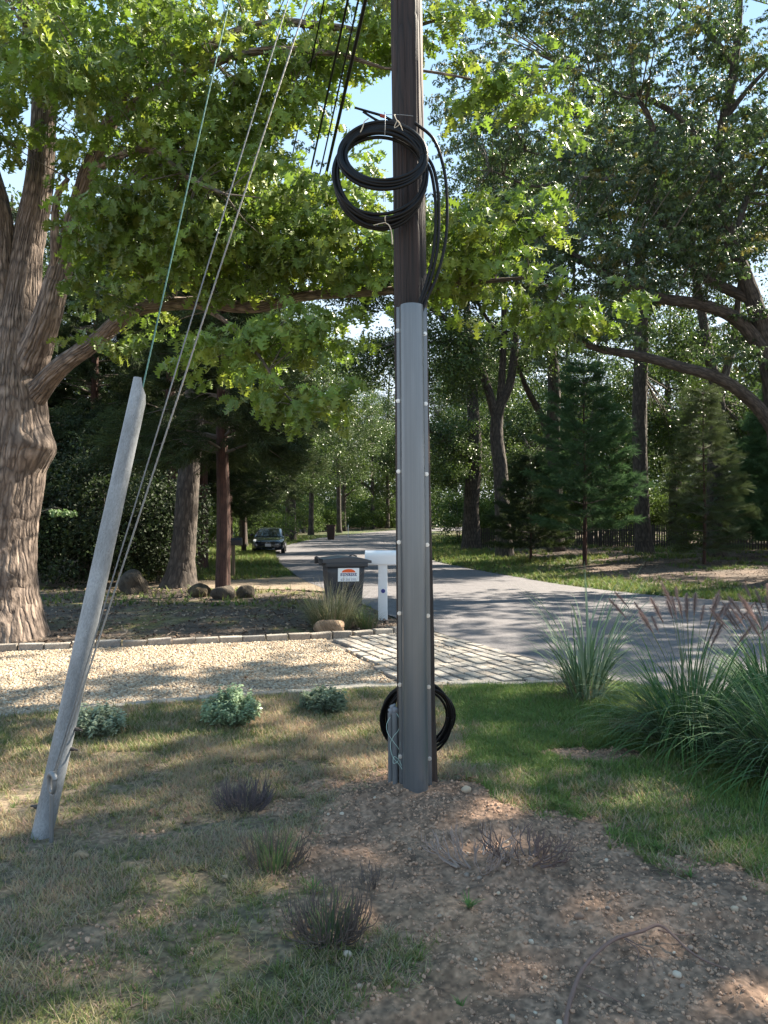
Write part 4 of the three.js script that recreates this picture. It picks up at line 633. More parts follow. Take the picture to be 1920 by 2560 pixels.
{ // one leafy sprout low on the oak's trunk
  const s = thing('oak_sprout', 'small leafy sprout growing from the sunlit oak trunk', 'sprout', [-4.707, 1.846, -10.750]);
  part('stem', tube([[-0.08, -0.02, 0], [0, 0, 0.02], [0.12, 0.03, 0.04], [0.22, 0.02, 0.05]], [0.006, 0.003], { seg: 10, rad: 5 }), twigMat, s);
  const r = rng(4), l = []; for (let i = 0; i < 5; i++) l.push({ m: mat4(0.03 + 0.05 * i, 0.0, 0.03, (r() - 0.5), r() * 2 - 1, -0.1, 0.6), c: C(0.1, 0.17, 0.05) }); instanced('leaves', bigOak[0], leafMat, l, s);
}
// the spreading oak at the right edge
tree('oak_tree', 'tall oak at the right edge with long arching limbs over the road', null, {
  seed: 331, bark: greyBark, detail: 2.5, clear: 4,
  trunk: [[10.660, 0.298, -20.000], [10.556, 1.754, -20.000], [10.421, 3.314, -20.000], [10.244, 4.874, -20.000], [9.964, 6.330, -20.000], [9.620, 7.578, -20.000], [9.048, 9.138, -20.000], [8.684, 10.698, -20.000], [8.892, 12.154, -20.000], [9.204, 13.714, -20.000], [9.360, 15.899, -20.000], [9.360, 18.395, -20.000]],
  tr: [0.42, 0.38, 0.35, 0.32, 0.25, 0.21, 0.18, 0.15, 0.13, 0.11, 0.08, 0.05],
  limbs: [
    { p: [[10.296, 3.938, -20.000], [9.576, 4.739, -19.800], [8.431, 5.313, -19.300], [7.311, 5.553, -19.000], [6.190, 5.732, -18.600], [4.961, 5.787, -18.000], [4.027, 6.043, -17.600]], r: [0.2, 0.17, 0.15, 0.13, 0.11, 0.08, 0.04] },
    { p: [[10.088, 5.914, -20.000], [9.164, 6.901, -19.800], [8.071, 7.199, -19.400], [6.817, 7.262, -19.000], [5.803, 7.502, -18.600], [4.827, 7.849, -18.200], [3.888, 8.222, -17.800], [3.076, 8.436, -17.400]], r: [0.2, 0.17, 0.15, 0.13, 0.11, 0.09, 0.06, 0.03] },
    { p: [[9.672, 7.474, -20.000], [8.593, 8.227, -20.400], [7.782, 9.326, -20.500], [7.249, 10.392, -20.500], [7.267, 11.834, -20.400], [6.883, 12.787, -20.300], [6.552, 13.444, -21.000], [5.949, 14.578, -22.000]], r: [0.15, 0.13, 0.12, 0.1, 0.09, 0.07, 0.05, 0.03] },
    { p: [[7.782, 9.326, -20.500], [6.856, 10.648, -20.600], [6.232, 11.443, -21.400], [5.426, 12.155, -22.200], [4.306, 12.869, -23.000]], r: [0.09, 0.075, 0.06, 0.045, 0.02] },
    { p: [[7.249, 10.392, -20.500], [6.552, 11.042, -21.000], [5.491, 11.603, -22.000], [4.466, 11.640, -22.600], [3.229, 12.295, -23.000]], r: [0.08, 0.06, 0.05, 0.04, 0.02] },
    { p: [[8.736, 10.906, -20.000], [8.141, 12.470, -20.600], [7.345, 13.613, -21.400], [6.523, 14.347, -22.400], [5.598, 15.644, -23.400]], r: [0.1, 0.08, 0.065, 0.05, 0.02] },
    { p: [[8.840, 12.154, -20.000], [9.576, 13.079, -19.800], [10.140, 13.616, -19.500]], r: [0.08, 0.06, 0.03] },
    { p: [[9.204, 13.714, -20.000], [8.653, 15.279, -20.800], [7.780, 17.095, -22.000], [6.459, 18.275, -23.000]], r: [0.08, 0.07, 0.05, 0.03] },
    { p: [[9.152, 9.034, -20.000], [9.748, 10.327, -20.600], [10.484, 11.588, -21.000], [11.462, 12.890, -21.400]], r: [0.1, 0.08, 0.06, 0.03] }],
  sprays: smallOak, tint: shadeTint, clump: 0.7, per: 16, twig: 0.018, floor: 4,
  blobs: [{ c: [5.491, 15.753, -24.000], r: [3.9, 3.1, 2.8], n: 50 }, { c: [7.696, 13.714, -20.000], r: [3.0, 2.6, 2.8], n: 58 }, { c: [3.469, 13.371, -23.000], r: [2.2, 2.6, 2.2], n: 30 }, { c: [5.707, 9.678, -18.600], r: [2.4, 1.6, 2], n: 36 }, { c: [8.736, 10.282, -20.000], r: [2.2, 1.8, 2.2], n: 26 }, { c: [4.536, 7.667, -17.800], r: [1.8, 1.1, 1.5], n: 24 }, { c: [7.311, 7.875, -19.000], r: [1.8, 0.9, 1.6], n: 13 }, { c: [4.759, 6.043, -17.600], r: [1.2, 0.5, 1], n: 6 }, { c: [10.265, 13.226, -21.000], r: [2.6, 3, 2.4], n: 29 }, { c: [4.766, 17.292, -23.500], r: [3.2, 1.9, 2.4], n: 24 }, { c: [9.808, 6.021, -20.500], r: [1.6, 1.2, 1.5], n: 10 }, { c: [7.696, 18.395, -20.000], r: [5, 3, 4], n: 58 }, { c: [12.995, 12.680, -21.000], r: [2.8, 4, 3], n: 43 }],
});
// middle trees across the road
const mid = { mat: farLeafMat, bark: greyBark, detail: 1.4, sprays: woodLeaf, tint: woodTint, clump: 0.95, per: 16, twig: 0.02, floor: 2.2 };
const mids = 'leafy trees across the road';
tree('forked_tree', 'forked tree with three rising stems right of the pole across the road', mids, { ...mid, seed: 351, clear: 6, trunk: [[5.497, 0.230, -35.000], [5.387, 2.196, -35.000], [5.315, 4.016, -35.000], [5.133, 5.836, -35.000], [5.242, 6.928, -35.000], [5.733, 8.020, -35.000], [6.006, 10.386, -35.000], [6.043, 13.662, -35.000], [6.188, 17.303, -35.000]], tr: [0.38, 0.35, 0.33, 0.31, 0.26, 0.2, 0.17, 0.14, 0.06],
  limbs: [{ p: [[5.187, 6.200, -35.000], [4.550, 8.384, -35.000], [3.800, 9.794, -34.800], [2.871, 10.800, -34.500], [1.945, 11.374, -34.000], [0.874, 12.483, -33.600], [-0.707, 13.142, -34.000]], r: [0.22, 0.19, 0.17, 0.14, 0.11, 0.07, 0.03] }, { p: [[5.278, 6.928, -35.000], [5.424, 9.112, -35.000], [5.497, 10.932, -35.000], [5.369, 13.844, -35.000], [5.096, 16.757, -35.000]], r: [0.18, 0.16, 0.15, 0.12, 0.05] }, { p: [[3.800, 9.794, -34.800], [3.050, 9.903, -34.500], [2.122, 9.695, -34.000], [1.398, 9.862, -33.600]], r: [0.08, 0.065, 0.05, 0.02] }, { p: [[5.369, 10.022, -35.000], [4.524, 11.241, -34.800], [3.757, 12.562, -34.400], [3.359, 14.203, -34.000]], r: [0.1, 0.08, 0.07, 0.03] }],
  blobs: [{ c: [2.829, 13.496, -34.000], r: [2.8, 2.4, 2.5], n: 44 }, { c: [5.824, 16.029, -35.000], r: [3, 3, 3], n: 54 }, { c: [2.475, 8.899, -34.000], r: [1.8, 1.6, 1.8], n: 20 }, { c: [-0.546, 12.934, -35.000], r: [2.2, 1.8, 2.2], n: 34 }, { c: [-0.577, 9.539, -37.000], r: [1.8, 1.4, 2], n: 18 }, { c: [6.188, 10.568, -35.000], r: [1.7, 2.0, 1.8], n: 14 }] });
tree('forked_tree', 'forked tree behind the young pine across the road', mids, { ...mid, seed: 361, clear: 6, trunk: [[8.721, 0.332, -39.000], [8.680, 3.881, -39.000], [8.599, 6.112, -39.000], [8.640, 8.748, -39.000], [8.518, 10.371, -39.000], [7.950, 12.196, -39.000], [7.707, 15.035, -39.000], [7.808, 18.483, -39.000]], tr: [0.4, 0.37, 0.35, 0.32, 0.28, 0.2, 0.16, 0.06],
  limbs: [{ p: [[8.599, 5.706, -39.000], [7.910, 7.329, -39.000], [7.226, 8.374, -38.600], [6.521, 9.752, -38.000]], r: [0.22, 0.19, 0.15, 0.06] }, { p: [[8.559, 9.965, -39.000], [9.025, 11.385, -39.000], [9.532, 12.804, -39.000], [9.735, 15.644, -39.000]], r: [0.16, 0.14, 0.1, 0.05] }],
  blobs: [{ c: [8.315, 17.672, -39.000], r: [3.4, 3.4, 3.2], n: 50 }, { c: [7.910, 11.993, -39.000], r: [2.2, 1.6, 2.2], n: 20 }, { c: [7.889, 4.422, -41.000], r: [1.8, 1.6, 1.6], n: 16 }] });
tree('straight_tree', 'straight dark trunk right of the young pine across the road', mids, { ...mid, seed: 371, clear: 8, trunk: [[11.528, 0.324, -34.000], [11.386, 2.711, -34.000], [11.316, 6.247, -34.000], [11.422, 9.783, -34.000], [11.386, 13.319, -34.000], [11.316, 16.855, -34.000], [11.139, 22.160, -34.000]], tr: [0.36, 0.33, 0.31, 0.3, 0.25, 0.2, 0.07],
  limbs: [{ p: [[11.404, 11.374, -34.000], [10.608, 13.496, -34.000], [9.901, 15.618, -34.000]], r: [0.14, 0.1, 0.04] }, { p: [[11.386, 13.319, -34.000], [12.376, 15.264, -34.000], [13.084, 17.739, -34.000]], r: [0.14, 0.1, 0.04] }],
  blobs: [{ c: [11.316, 17.386, -34.000], r: [3.6, 3.4, 3.4], n: 62 }, { c: [10.192, 11.660, -35.000], r: [1.4, 1.0, 1.4], n: 8 }, { c: [12.559, 11.660, -35.000], r: [1.4, 1.2, 1.4], n: 12 }, { c: [13.276, 6.075, -37.000], r: [1.6, 1.4, 1.6], n: 16 }] });
tree('forked_tree', 'forked tree behind the dark spruce across the road', mids, { ...mid, seed: 381, clear: 6, trunk: [[13.348, 0.119, -31.000], [13.348, 2.617, -31.000], [13.380, 4.713, -31.000], [13.493, 6.486, -31.000], [13.187, 8.259, -31.000], [12.864, 10.194, -31.000], [12.493, 12.773, -31.000], [12.332, 15.997, -31.000]], tr: [0.36, 0.33, 0.31, 0.28, 0.2, 0.17, 0.14, 0.05],
  limbs: [{ p: [[13.493, 6.325, -31.000], [13.783, 7.615, -31.000], [14.154, 9.065, -31.000], [14.347, 10.839, -31.000], [14.670, 13.096, -31.000]], r: [0.2, 0.17, 0.15, 0.12, 0.05] }, { p: [[14.106, 8.743, -31.000], [14.799, 9.447, -30.600], [15.445, 10.230, -30.000]], r: [0.1, 0.08, 0.03] }],
  blobs: [{ c: [13.219, 13.740, -31.000], r: [3, 2.8, 3], n: 46 }, { c: [15.309, 5.977, -32.000], r: [1.5, 1.8, 1.6], n: 22 }, { c: [12.647, 8.473, -32.000], r: [1.2, 1.2, 1.4], n: 12 }, { c: [16.131, 3.023, -33.000], r: [1.5, 1.3, 1.6], n: 18 }] });
tree('shade_tree', 'dark leaning tree close right of the pole by the far verge', mids, { ...mid, seed: 391, clear: 4, trunk: [[5.215, 0.502, -46.000], [5.263, 3.324, -46.000], [5.454, 5.956, -46.000], [5.310, 9.065, -46.000], [5.023, 13.371, -46.000], [4.904, 18.634, -46.000]], tr: [0.5, 0.46, 0.42, 0.36, 0.25, 0.08],
  limbs: [{ p: [[5.358, 5.238, -46.000], [4.268, 6.155, -45.600], [2.925, 7.032, -45.000], [1.851, 7.435, -44.500]], r: [0.2, 0.18, 0.14, 0.05] }],
  blobs: [{ c: [3.827, 5.956, -46.000], r: [2.2, 2.4, 2.4], n: 40 }, { c: [5.866, 11.671, -47.000], r: [3, 3.2, 3], n: 50 }, { c: [5.133, 18.025, -47.000], r: [3, 3, 3], n: 40 }] });
// trees left of the road and beyond
const lefts = 'trees left of the road';
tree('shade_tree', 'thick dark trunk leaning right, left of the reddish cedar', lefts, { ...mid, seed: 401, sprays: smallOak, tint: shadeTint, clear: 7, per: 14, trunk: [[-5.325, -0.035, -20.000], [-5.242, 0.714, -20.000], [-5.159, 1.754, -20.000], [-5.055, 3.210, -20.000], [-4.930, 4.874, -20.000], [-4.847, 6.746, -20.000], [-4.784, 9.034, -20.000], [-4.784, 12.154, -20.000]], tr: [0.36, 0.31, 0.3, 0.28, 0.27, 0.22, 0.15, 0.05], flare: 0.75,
  limbs: [{ p: [[-4.867, 6.330, -20.000], [-5.408, 7.994, -20.000], [-6.032, 9.450, -20.000]], r: [0.12, 0.09, 0.03] }, { p: [[-4.815, 7.994, -20.000], [-4.056, 9.450, -20.000], [-3.224, 10.802, -20.000]], r: [0.12, 0.09, 0.03] }],
  blobs: [{ c: [-4.992, 10.386, -20.000], r: [3.4, 2.8, 3], n: 70 }, { c: [-6.716, 8.792, -20.500], r: [1.8, 1.6, 1.8], n: 30 }] });
function cedar(label, base, h, r0, spread, seed, lowest, n, group = lefts) {
  const root = thing('cedar_tree', label, 'tree', [base[0], H(base[0], base[1]), base[1]], group), r = rng(seed);
  part('trunk', tube([[0, -0.15, 0], [0.02, h * 0.2, 0], [-0.03, h * 0.45, 0.02], [0, h * 0.75, 0], [0, h, 0]], [r0, r0 * 0.86, r0 * 0.7, r0 * 0.4, 0.02], { seg: 60, rad: 28, disp: (a, l, rr) => 0.09 * rr * (noise2(a / 6.283 * 22, l * 0.5, seed, 22, 0) - 0.5) * 2 + rr * 0.5 * Math.exp(-l / 0.22) * noise2(a / 6.283 * 5, 0.5, seed, 5, 0) }), redBark, root);
  const tw = [], lists = [[], []], col = new THREE.Color();
  for (let k = 0; k < n; k++) {
    const t = r(), y = lerp(lowest, h * 0.98, Math.pow(t, 0.9)), az = r() * 6.283, len = spread * (1.05 - 0.8 * sstep(lowest, h, y)) * (0.55 + 0.6 * r()), dip = -0.25 + 0.35 * r(), ca = Math.cos(az), sa = Math.sin(az);
    tw.push(tube([[0, y, 0], [ca * len * 0.5, y + len * 0.1, sa * len * 0.5], [ca * len, y + dip * len * 0.6, sa * len]], [0.03 * (r0 / 0.15), 0.014, 0.004], { seg: 8, rad: 5, cap: false }));
    const m = Math.round(7 + len * 7); for (let i = 0; i < m; i++) { const q = 0.25 + 0.75 * Math.sqrt(r()), g = () => (r() + r() - 1) * (0.16 + 0.2 * len * q), w = cedarTint(r); col.setRGB(...w); lists[i % 2].push({ m: mat4(ca * len * q + g(), y + lerp(0.1, dip * 0.6, q) * len + g() * 0.6, sa * len * q + g(), (r() - 0.5) * 1.2, -az + (r() - 0.5) * 1.8, (r() - 0.65) * 1.1, 0.75 + 0.6 * r()), c: col.clone() }); }
  }
  part('branches', merge(tw), twigMat, root, 'stuff'); lists.forEach((l, i) => instanced('crown', cedarTuft[i], needleMat, l, root)); return root;
}
cedar('reddish cedar trunk with three boulders at its foot', [-3.500, -16.700], 8.5, 0.165, 2.0, 411, 3.0, 150);
cedar('slim cedar between the thick dark trunk and the reddish cedar', [-6.6, -28], 12, 0.2, 2.4, 413, 3.6, 120);
cedar('cedar with pale split bark at the left of the thick dark trunk', [-6.55, -23.6], 11, 0.21, 2.4, 415, 3.8, 120);
cedar('dense dark cedar overhanging the parked car', [-7.7, -38], 18, 0.22, 5.0, 417, 3.0, 300);
cedar('dense dark cedar rising behind the black mailbox', [-8.8, -33], 15, 0.2, 3.6, 419, 2.0, 220);
cedar('dark cedar behind the sunlit shrubs at the left', [-9.2, -24.5], 12, 0.18, 2.8, 421, 2.4, 190);
cedar('dark cedar near the left oak behind the shrubs', [-12.2, -25], 12, 0.18, 2.8, 423, 2.0, 170);

// young white pine and spruces on the far verge
function conifer(name, label, base, h, spread, seed, bare, levels, tufts, tint, rr, arms, droop, size) {
  const root = thing(name, label, 'tree', [base[0], H(base[0], base[1]), base[1]], 'young conifers on the far verge'), r = rng(seed);
  part('trunk', tube([[0, -0.1, 0], [0.02, h * 0.3, 0], [-0.01, h * 0.7, 0], [0, h, 0]], [rr, rr * 0.8, rr * 0.4, 0.008], { seg: 40, rad: 14, disp: (a, l, q) => 0.1 * q * (noise2(a / 6.283 * 8, l * 3, seed, 8, 0) - 0.5) }), redBark, root);
  const tw = [], lists = [[], []], col = new THREE.Color();
  for (let k = 0; k < levels; k++) {
    const y = lerp(bare, h * 0.985, Math.pow(k / (levels - 1), 0.95)), f = 1 - (y - bare) / (h - bare), L0 = spread * (0.12 + 0.95 * Math.pow(f, 0.8)) * (f > 0.9 ? 0.75 : 1);
    for (let a = 0; a < arms; a++) {
      const az = (a + r() * 0.7) / arms * 6.283 + k * 1.3, len = L0 * (0.7 + 0.45 * r()), up = droop + 0.12 * (r() - 0.5) + 0.35 * (1 - f), ca = Math.cos(az), sa = Math.sin(az), bend = (q) => y + up * len * q + 0.12 * len * q * q;
      tw.push(tube([[0, y, 0], [ca * len * 0.5, bend(0.5), sa * len * 0.5], [ca * len, bend(1), sa * len]], [0.012 + 0.01 * f, 0.008, 0.003], { seg: 6, rad: 5, cap: false }));
      const m = Math.round(5 + len * 13); for (let i = 0; i < m; i++) { const q = 0.22 + 0.78 * Math.pow(r(), 0.7), side = (r() - 0.5) * 0.75 * len * (1.1 - q) + (r() - 0.5) * 0.1, w = tint(r); col.setRGB(...w); lists[i % 2].push({ m: mat4(ca * len * q - sa * side, bend(q) + (r() - 0.5) * 0.1, sa * len * q + ca * side, (r() - 0.5) * 2.4, -az - Math.sign(side) * 0.7 * r() + (r() - 0.5) * 0.5, 0.12 + (r() - 0.5) * 0.9, size * (0.75 + 0.5 * r())), c: col.clone() }); }
    }
  }
  part('branches', merge(tw), twigMat, root, 'stuff'); lists.forEach((l, i) => instanced('crown', tufts[i], needleMat, l, root)); return root;
}
conifer('pine_tree', 'young white pine with soft green needles on the far verge', [7.35, -28.2], 7.2, 2.25, 431, 1.25, 14, pineTuft, pineTint, 0.085, 6, 0.12, 1.6);
conifer('spruce_tree', 'slender dull green spruce on the far verge at the right', [10.9, -26.2], 5.9, 1.4, 433, 0.5, 20, sprayLeaf, (r) => { const t = r(); return [0.05 + 0.03 * t, 0.075 + 0.03 * t, 0.035]; }, 0.06, 5, -0.02, 1.25);
conifer('pine_tree', 'small dark pine half hidden left of the white pine', [6.0, -31.5], 4.2, 1.7, 435, 0.6, 14, pineTuft, cedarTint, 0.06, 6, 0.05, 1.4);
conifer('spruce_tree', 'dark spruce cut by the right edge beyond the verge', [14.9, -28.5], 6.5, 2.3, 437, 0.7, 22, cedarTuft, pineTint, 0.08, 6, 0.05, 1.0);
// large trees outside the frame at the right: they throw the dappled shade over lawn, drive and road
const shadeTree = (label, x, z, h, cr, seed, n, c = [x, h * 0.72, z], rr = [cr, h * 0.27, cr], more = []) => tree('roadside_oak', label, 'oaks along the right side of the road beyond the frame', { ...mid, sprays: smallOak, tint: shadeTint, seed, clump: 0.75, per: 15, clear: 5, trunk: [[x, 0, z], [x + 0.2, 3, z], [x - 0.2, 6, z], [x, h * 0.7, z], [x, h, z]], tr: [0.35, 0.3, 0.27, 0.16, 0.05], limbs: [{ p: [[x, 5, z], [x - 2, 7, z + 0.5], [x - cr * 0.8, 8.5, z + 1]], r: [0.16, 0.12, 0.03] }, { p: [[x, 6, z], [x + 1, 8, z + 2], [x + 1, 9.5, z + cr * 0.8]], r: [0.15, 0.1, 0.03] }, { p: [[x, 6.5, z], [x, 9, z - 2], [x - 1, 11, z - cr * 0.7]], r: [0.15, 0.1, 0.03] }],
  blobs: [{ c, r: rr, n, core: 0 }, ...more] });
shadeTree('oak right of the road, nearest the camera', 14.2, -10.2, 16, 3.1, 441, 78, [12.4, 12.3, -10.4], [3.4, 2.7, 2.9], [{ c: [10.4, 12.3, -14.4], r: [2.4, 1.6, 0.9], n: 24, core: 0 }, { c: [9.9, 12, -9.2], r: [2.3, 1.5, 1.5], n: 24, core: 0 }]);
shadeTree('oak right of the road beside the bend', 18.3, -17.6, 17, 4.6, 443, 150);
shadeTree('oak right of the road well behind the bend', 20.5, -21, 16, 4.8, 445, 150);
shadeTree('oak right of the road, deep among the trees', 24.5, -28, 17, 4.8, 447, 140);
// woods behind
{
  const r = rng(77);
  const wood = (x, z, h, cr, seed, low, n) => { const y = H0(x, z), zone = x < -8.5 ? ['leafy woodland tree left of the road bend', 'trees left of the road bend'] : x < 2 ? ['tall woodland tree closing the view at the far bend', 'trees closing the view at the far bend'] : x < 15 ? ['leafy woodland tree behind the far picket fence', 'trees behind the far picket fence'] : ['leafy woodland tree deep behind the spruce at the right', 'trees deep behind the spruce at the right']; tree('woodland_tree', ...zone, { ...mid, detail: 0.7, seed, clear: low, twig: 0.025, per: 15, clump: 1.15, size: 1.25, trunk: [[x, 0, z], [x + 0.2 * (r() - 0.5), y + h * 0.3, z], [x + 0.6 * (r() - 0.5), y + h * 0.6, z], [x + 0.8 * (r() - 0.5), y + h, z]], tr: [0.28, 0.24, 0.18, 0.04], limbs: [0, 1, 2].map((k) => { const a = r() * 6.28, q = y + low + 1 + k * h * 0.15; return { p: [[x, q, z], [x + Math.cos(a) * cr * 0.4, q + 1.6, z + Math.sin(a) * cr * 0.4], [x + Math.cos(a) * cr * 0.75, q + 2.6, z + Math.sin(a) * cr * 0.75]], r: [0.12, 0.08, 0.03] }; }), blobs: [{ c: [x, y + (h + low) / 2, z], r: [cr, (h - low) / 2, cr], n, core: 0.35 }], floor: y + 1.2 }); };
  const spots = [[-7.6, -64, 24, 4.5, 4], [-7.5, -79, 24, 5, 4], [-4.8, -92, 24, 5, 3], [0.5, -104, 24, 5, 3], [-11.5, -57, 22, 4.5, 4], [10.5, -86, 22, 5, 4], [7.2, -68, 20, 4.2, 4], [-9.5, -52, 16, 4.2, 3], [-11, -40, 15, 4.2, 4], [-15, -31, 15, 4.5, 3], [-1.5, -101, 17, 5, 4], [5.5, -102, 16, 4.5, 3], [9.5, -60, 15, 4, 3], [13, -54, 16, 4.5, 3], [18, -48, 15, 4.5, 4], [22, -41, 15, 4.5, 3], [27, -34, 14, 4.5, 3], [9, -76, 17, 5, 4], [16, -70, 17, 5, 3], [23, -60, 17, 5, 3], [30, -50, 16, 5, 3], [-9, -72, 17, 5, 4], [-14, -62, 17, 5, 3], [-17, -46, 16, 5, 3], [-21, -36, 15, 5, 3], [-5, -86, 18, 5, 4], [12.5, -47, 9, 2.6, 1.5], [20, -36, 9, 2.8, 1.5], [25.5, -46, 14, 4, 2]];
  spots.forEach(([x, z, h, cr, low], i) => wood(x, z, h, cr, 500 + i * 7, low, Math.round(34 + h * 2.6)));
  // understorey shrubs
  const bush = (label, x, z, rx, ry, n, seed, tint, group, sp = woodLeaf, per = 10, size = 0.8) => {
    const y = H0(x, z), root = thing('shrub', label, 'shrub', [x, y, z], group), stems = [], q = rng(seed); for (let k = 0; k < 7; k++) { const a = q() * 6.28, e = 0.6 * rx * q(); stems.push([[0.15 * Math.cos(a), -0.1, 0.15 * Math.sin(a)], [e * 0.5 * Math.cos(a), ry * 0.5, e * 0.5 * Math.sin(a)], [e * Math.cos(a), ry * 1.3, e * Math.sin(a)]]); }
    part('stems', merge(stems.map((p) => tube(p, [0.04, 0.03, 0.012], { seg: 8, rad: 6, cap: false }))), twigMat, root, 'stuff');
    crown(root, { seed, attach: stems.flatMap((p) => along(p, 0.4).map((v) => v.add(root.position))), mat: bushMat, sprays: sp, tint, clump: 0.6, per, size, twig: 0.01, floor: y + 0.15, blobs: [{ c: [x, y + ry, z], r: [rx, ry, rx], n }] });
  };
  const rhodo = (q) => { const t = q(); return [0.018 + 0.014 * t, 0.032 + 0.02 * t, 0.012]; };
  [[-9.3, -19.6, 1.5, 1.7], [-7.6, -20.6, 1.5, 1.9], [-11, -21.5, 1.7, 2.2], [-8.8, -22.4, 1.7, 2.3], [-6.2, -21.4, 1.0, 1.5]].forEach(([x, z, rx, ry], i) => bush('dark evergreen shrub in the deep shade behind the steel guard', x, z, rx, ry, 44, 601 + i, rhodo, 'evergreen shrubs behind the steel guard', woodLeaf, 10, 0.75));
  bush('sunlit yellowish shrub above the dark evergreens at the left', -8.4, -24, 1.8, 2.6, 46, 611, (q) => { const t = q(); return [0.10 + 0.05 * t, 0.13 + 0.05 * t, 0.04]; }, null);
  const lit = (q) => { const t = q(); return [0.06 + 0.045 * t, 0.105 + 0.055 * t, 0.024]; };
  for (let i = 0; i < 26; i++) { const t = i / 25, x = lerp(6, 27, t) + (r() - 0.5) * 2, z = lerp(-55, -36, t) - 8 * r(); bush('bright green understorey shrub behind the far fence', x, z, 1.5 + r(), 1.4 + 1.2 * r(), 24, 640 + i, lit, 'understorey shrubs behind the far fence', woodLeaf, 9, 1); }
  for (let i = 0; i < 12; i++) { const t = i / 11, x = lerp(-19, -9, t) + (r() - 0.5), z = lerp(-34, -58, t) - 4 * r(); bush('green understorey shrub left of the road bend', x, z, 1.4 + r(), 1.3 + r(), 22, 680 + i, lit, 'understorey shrubs left of the road bend', woodLeaf, 9, 1); }
  for (let i = 0; i < 14; i++) { const t = i / 13, x = lerp(-14, 13, t) + (r() - 0.5) * 2, z = lerp(-74, -112, Math.min(1, t * 1.6)) - 3 * r() + (t > 0.7 ? 90 * (t - 0.7) : 0); if (inRoad(x, z) < 2.2) continue; bush('green shrub under the trees beyond the far bend', x, z, 1.8 + r(), 1.3 + 0.9 * r(), 26, 710 + i, lit, 'shrubs beyond the far bend', woodLeaf, 9, 1.2); }
  // far wood, one mass
  const far = [[], [], []], col = new THREE.Color(), q = rng(99);
  for (let i = 0; i < 17000; i++) { const a = lerp(-0.75, 0.75, q()), d = lerp(105, 150, q()), x = Math.sin(a) * d, z = -Math.cos(a) * d; if (inRoad(x, z) < 3) continue; const w = woodTint(q); col.setRGB(...w); far[i % 3].push({ m: mat4(x, H0(x, z) + 0.3 + 17 * Math.pow(q(), 1.5), z, q() * 6, q() * 6, q() * 6, 2.6 + 1.6 * q()), c: col.clone() }); }
  const fw = new THREE.Group(); fw.name = 'far_wood'; fw.userData = { kind: 'stuff', label: 'far wood closing the view beyond the bend', category: 'wood' }; scene.add(fw); far.forEach((l, i) => instanced('foliage', woodLeaf[i], farLeafMat, l, fw));
}

// ---------------------------------------------------------------- grasses, shrubs, tufts
function blade(len, w, lean, az, curl, x, z, segs = 6, y = 0) {      // curved tapering ribbon rising from (x, y, z)
  const pos = [], idx = [], ca = Math.cos(az), sa = Math.sin(az); let px = 0, py = 0, ang = lean;
  for (let i = 0; i <= segs; i++) { const t = i / segs, ww = w * (1 - Math.pow(t, 1.6)) * 0.5 + 0.0004; pos.push(x + ca * px - sa * ww, y + py, z + sa * px + ca * ww, x + ca * px + sa * ww, y + py + 0.15 * ww, z + sa * px - ca * ww); ang += curl / segs * (0.4 + 1.2 * t); px += Math.sin(ang) * len / segs; py += Math.cos(ang) * len / segs; }
  for (let i = 0; i < segs; i++) { const a = i * 2; idx.push(a, a + 1, a + 2, a + 1, a + 3, a + 2); }
  return { pos, idx };
}
function joined(blades) { const pos = [], idx = []; for (const b of blades) { const o = pos.length / 3; for (const v of b.pos) pos.push(v); for (const k of b.idx) idx.push(o + k); } return meshOf(pos, idx); }
const grassMat = (r, g, b, t = 0.35) => phys({ color: C(r, g, b), roughness: 1, transmission: t, thickness: 0, clearcoat: 0.12, clearcoatRoughness: 0.4, specularIntensity: 0.4 });
function clump(name, label, x, z, rad, kinds, seed) {
  const root = thing(name, label, 'ornamental grass', [x, H(x, z), z]), r = rng(seed);
  for (const k of kinds) { const bl = []; for (let i = 0; i < k.n; i++) { const a = r() * 6.283, q = rad * Math.sqrt(r()), az = a + (r() - 0.5) * 1.3; bl.push(blade(k.len * (0.55 + 0.5 * r()), k.w * (0.7 + 0.6 * r()), k.lean * (0.1 + r()), az, k.curl * (0.3 + 1.0 * r()), q * Math.cos(a), q * Math.sin(a), 8, -0.02)); } part(k.part ?? 'blades', joined(bl), grassMat(...k.c), root, 'stuff'); }
  return root;
}
clump('silver_grass', 'tall pale variegated grass clump standing alone at the cobble apron', 1.9, -7.28, 0.15, [{ n: 66, len: 1.52, w: 0.019, lean: 0.3, curl: 1.35, c: [0.27, 0.34, 0.22] }, { n: 60, len: 1.15, w: 0.019, lean: 0.38, curl: 1.8, c: [0.10, 0.17, 0.08] }, { n: 80, len: 0.75, w: 0.016, lean: 0.7, curl: 1.8, c: [0.14, 0.20, 0.09] }, { n: 70, len: 0.4, w: 0.009, lean: 0.5, curl: 0.8, c: [0.26, 0.2, 0.11] }, { n: 18, len: 0.95, w: 0.012, lean: 1.35, curl: 0.3, c: [0.14, 0.22, 0.08] }], 701);
clump('fescue_grass', 'straw tipped grass clump in front of the rubbish bin', -0.82, -12.15, 0.3, [{ n: 420, len: 0.85, w: 0.008, lean: 0.45, curl: 1.3, c: [0.20, 0.20, 0.10] }, { n: 260, len: 0.8, w: 0.008, lean: 0.6, curl: 1.6, c: [0.10, 0.135, 0.055] }, { n: 130, len: 1.0, w: 0.007, lean: 0.25, curl: 1.0, c: [0.40, 0.35, 0.23] }, { n: 160, len: 0.45, w: 0.008, lean: 0.7, curl: 0.6, c: [0.18, 0.11, 0.06] }], 703);
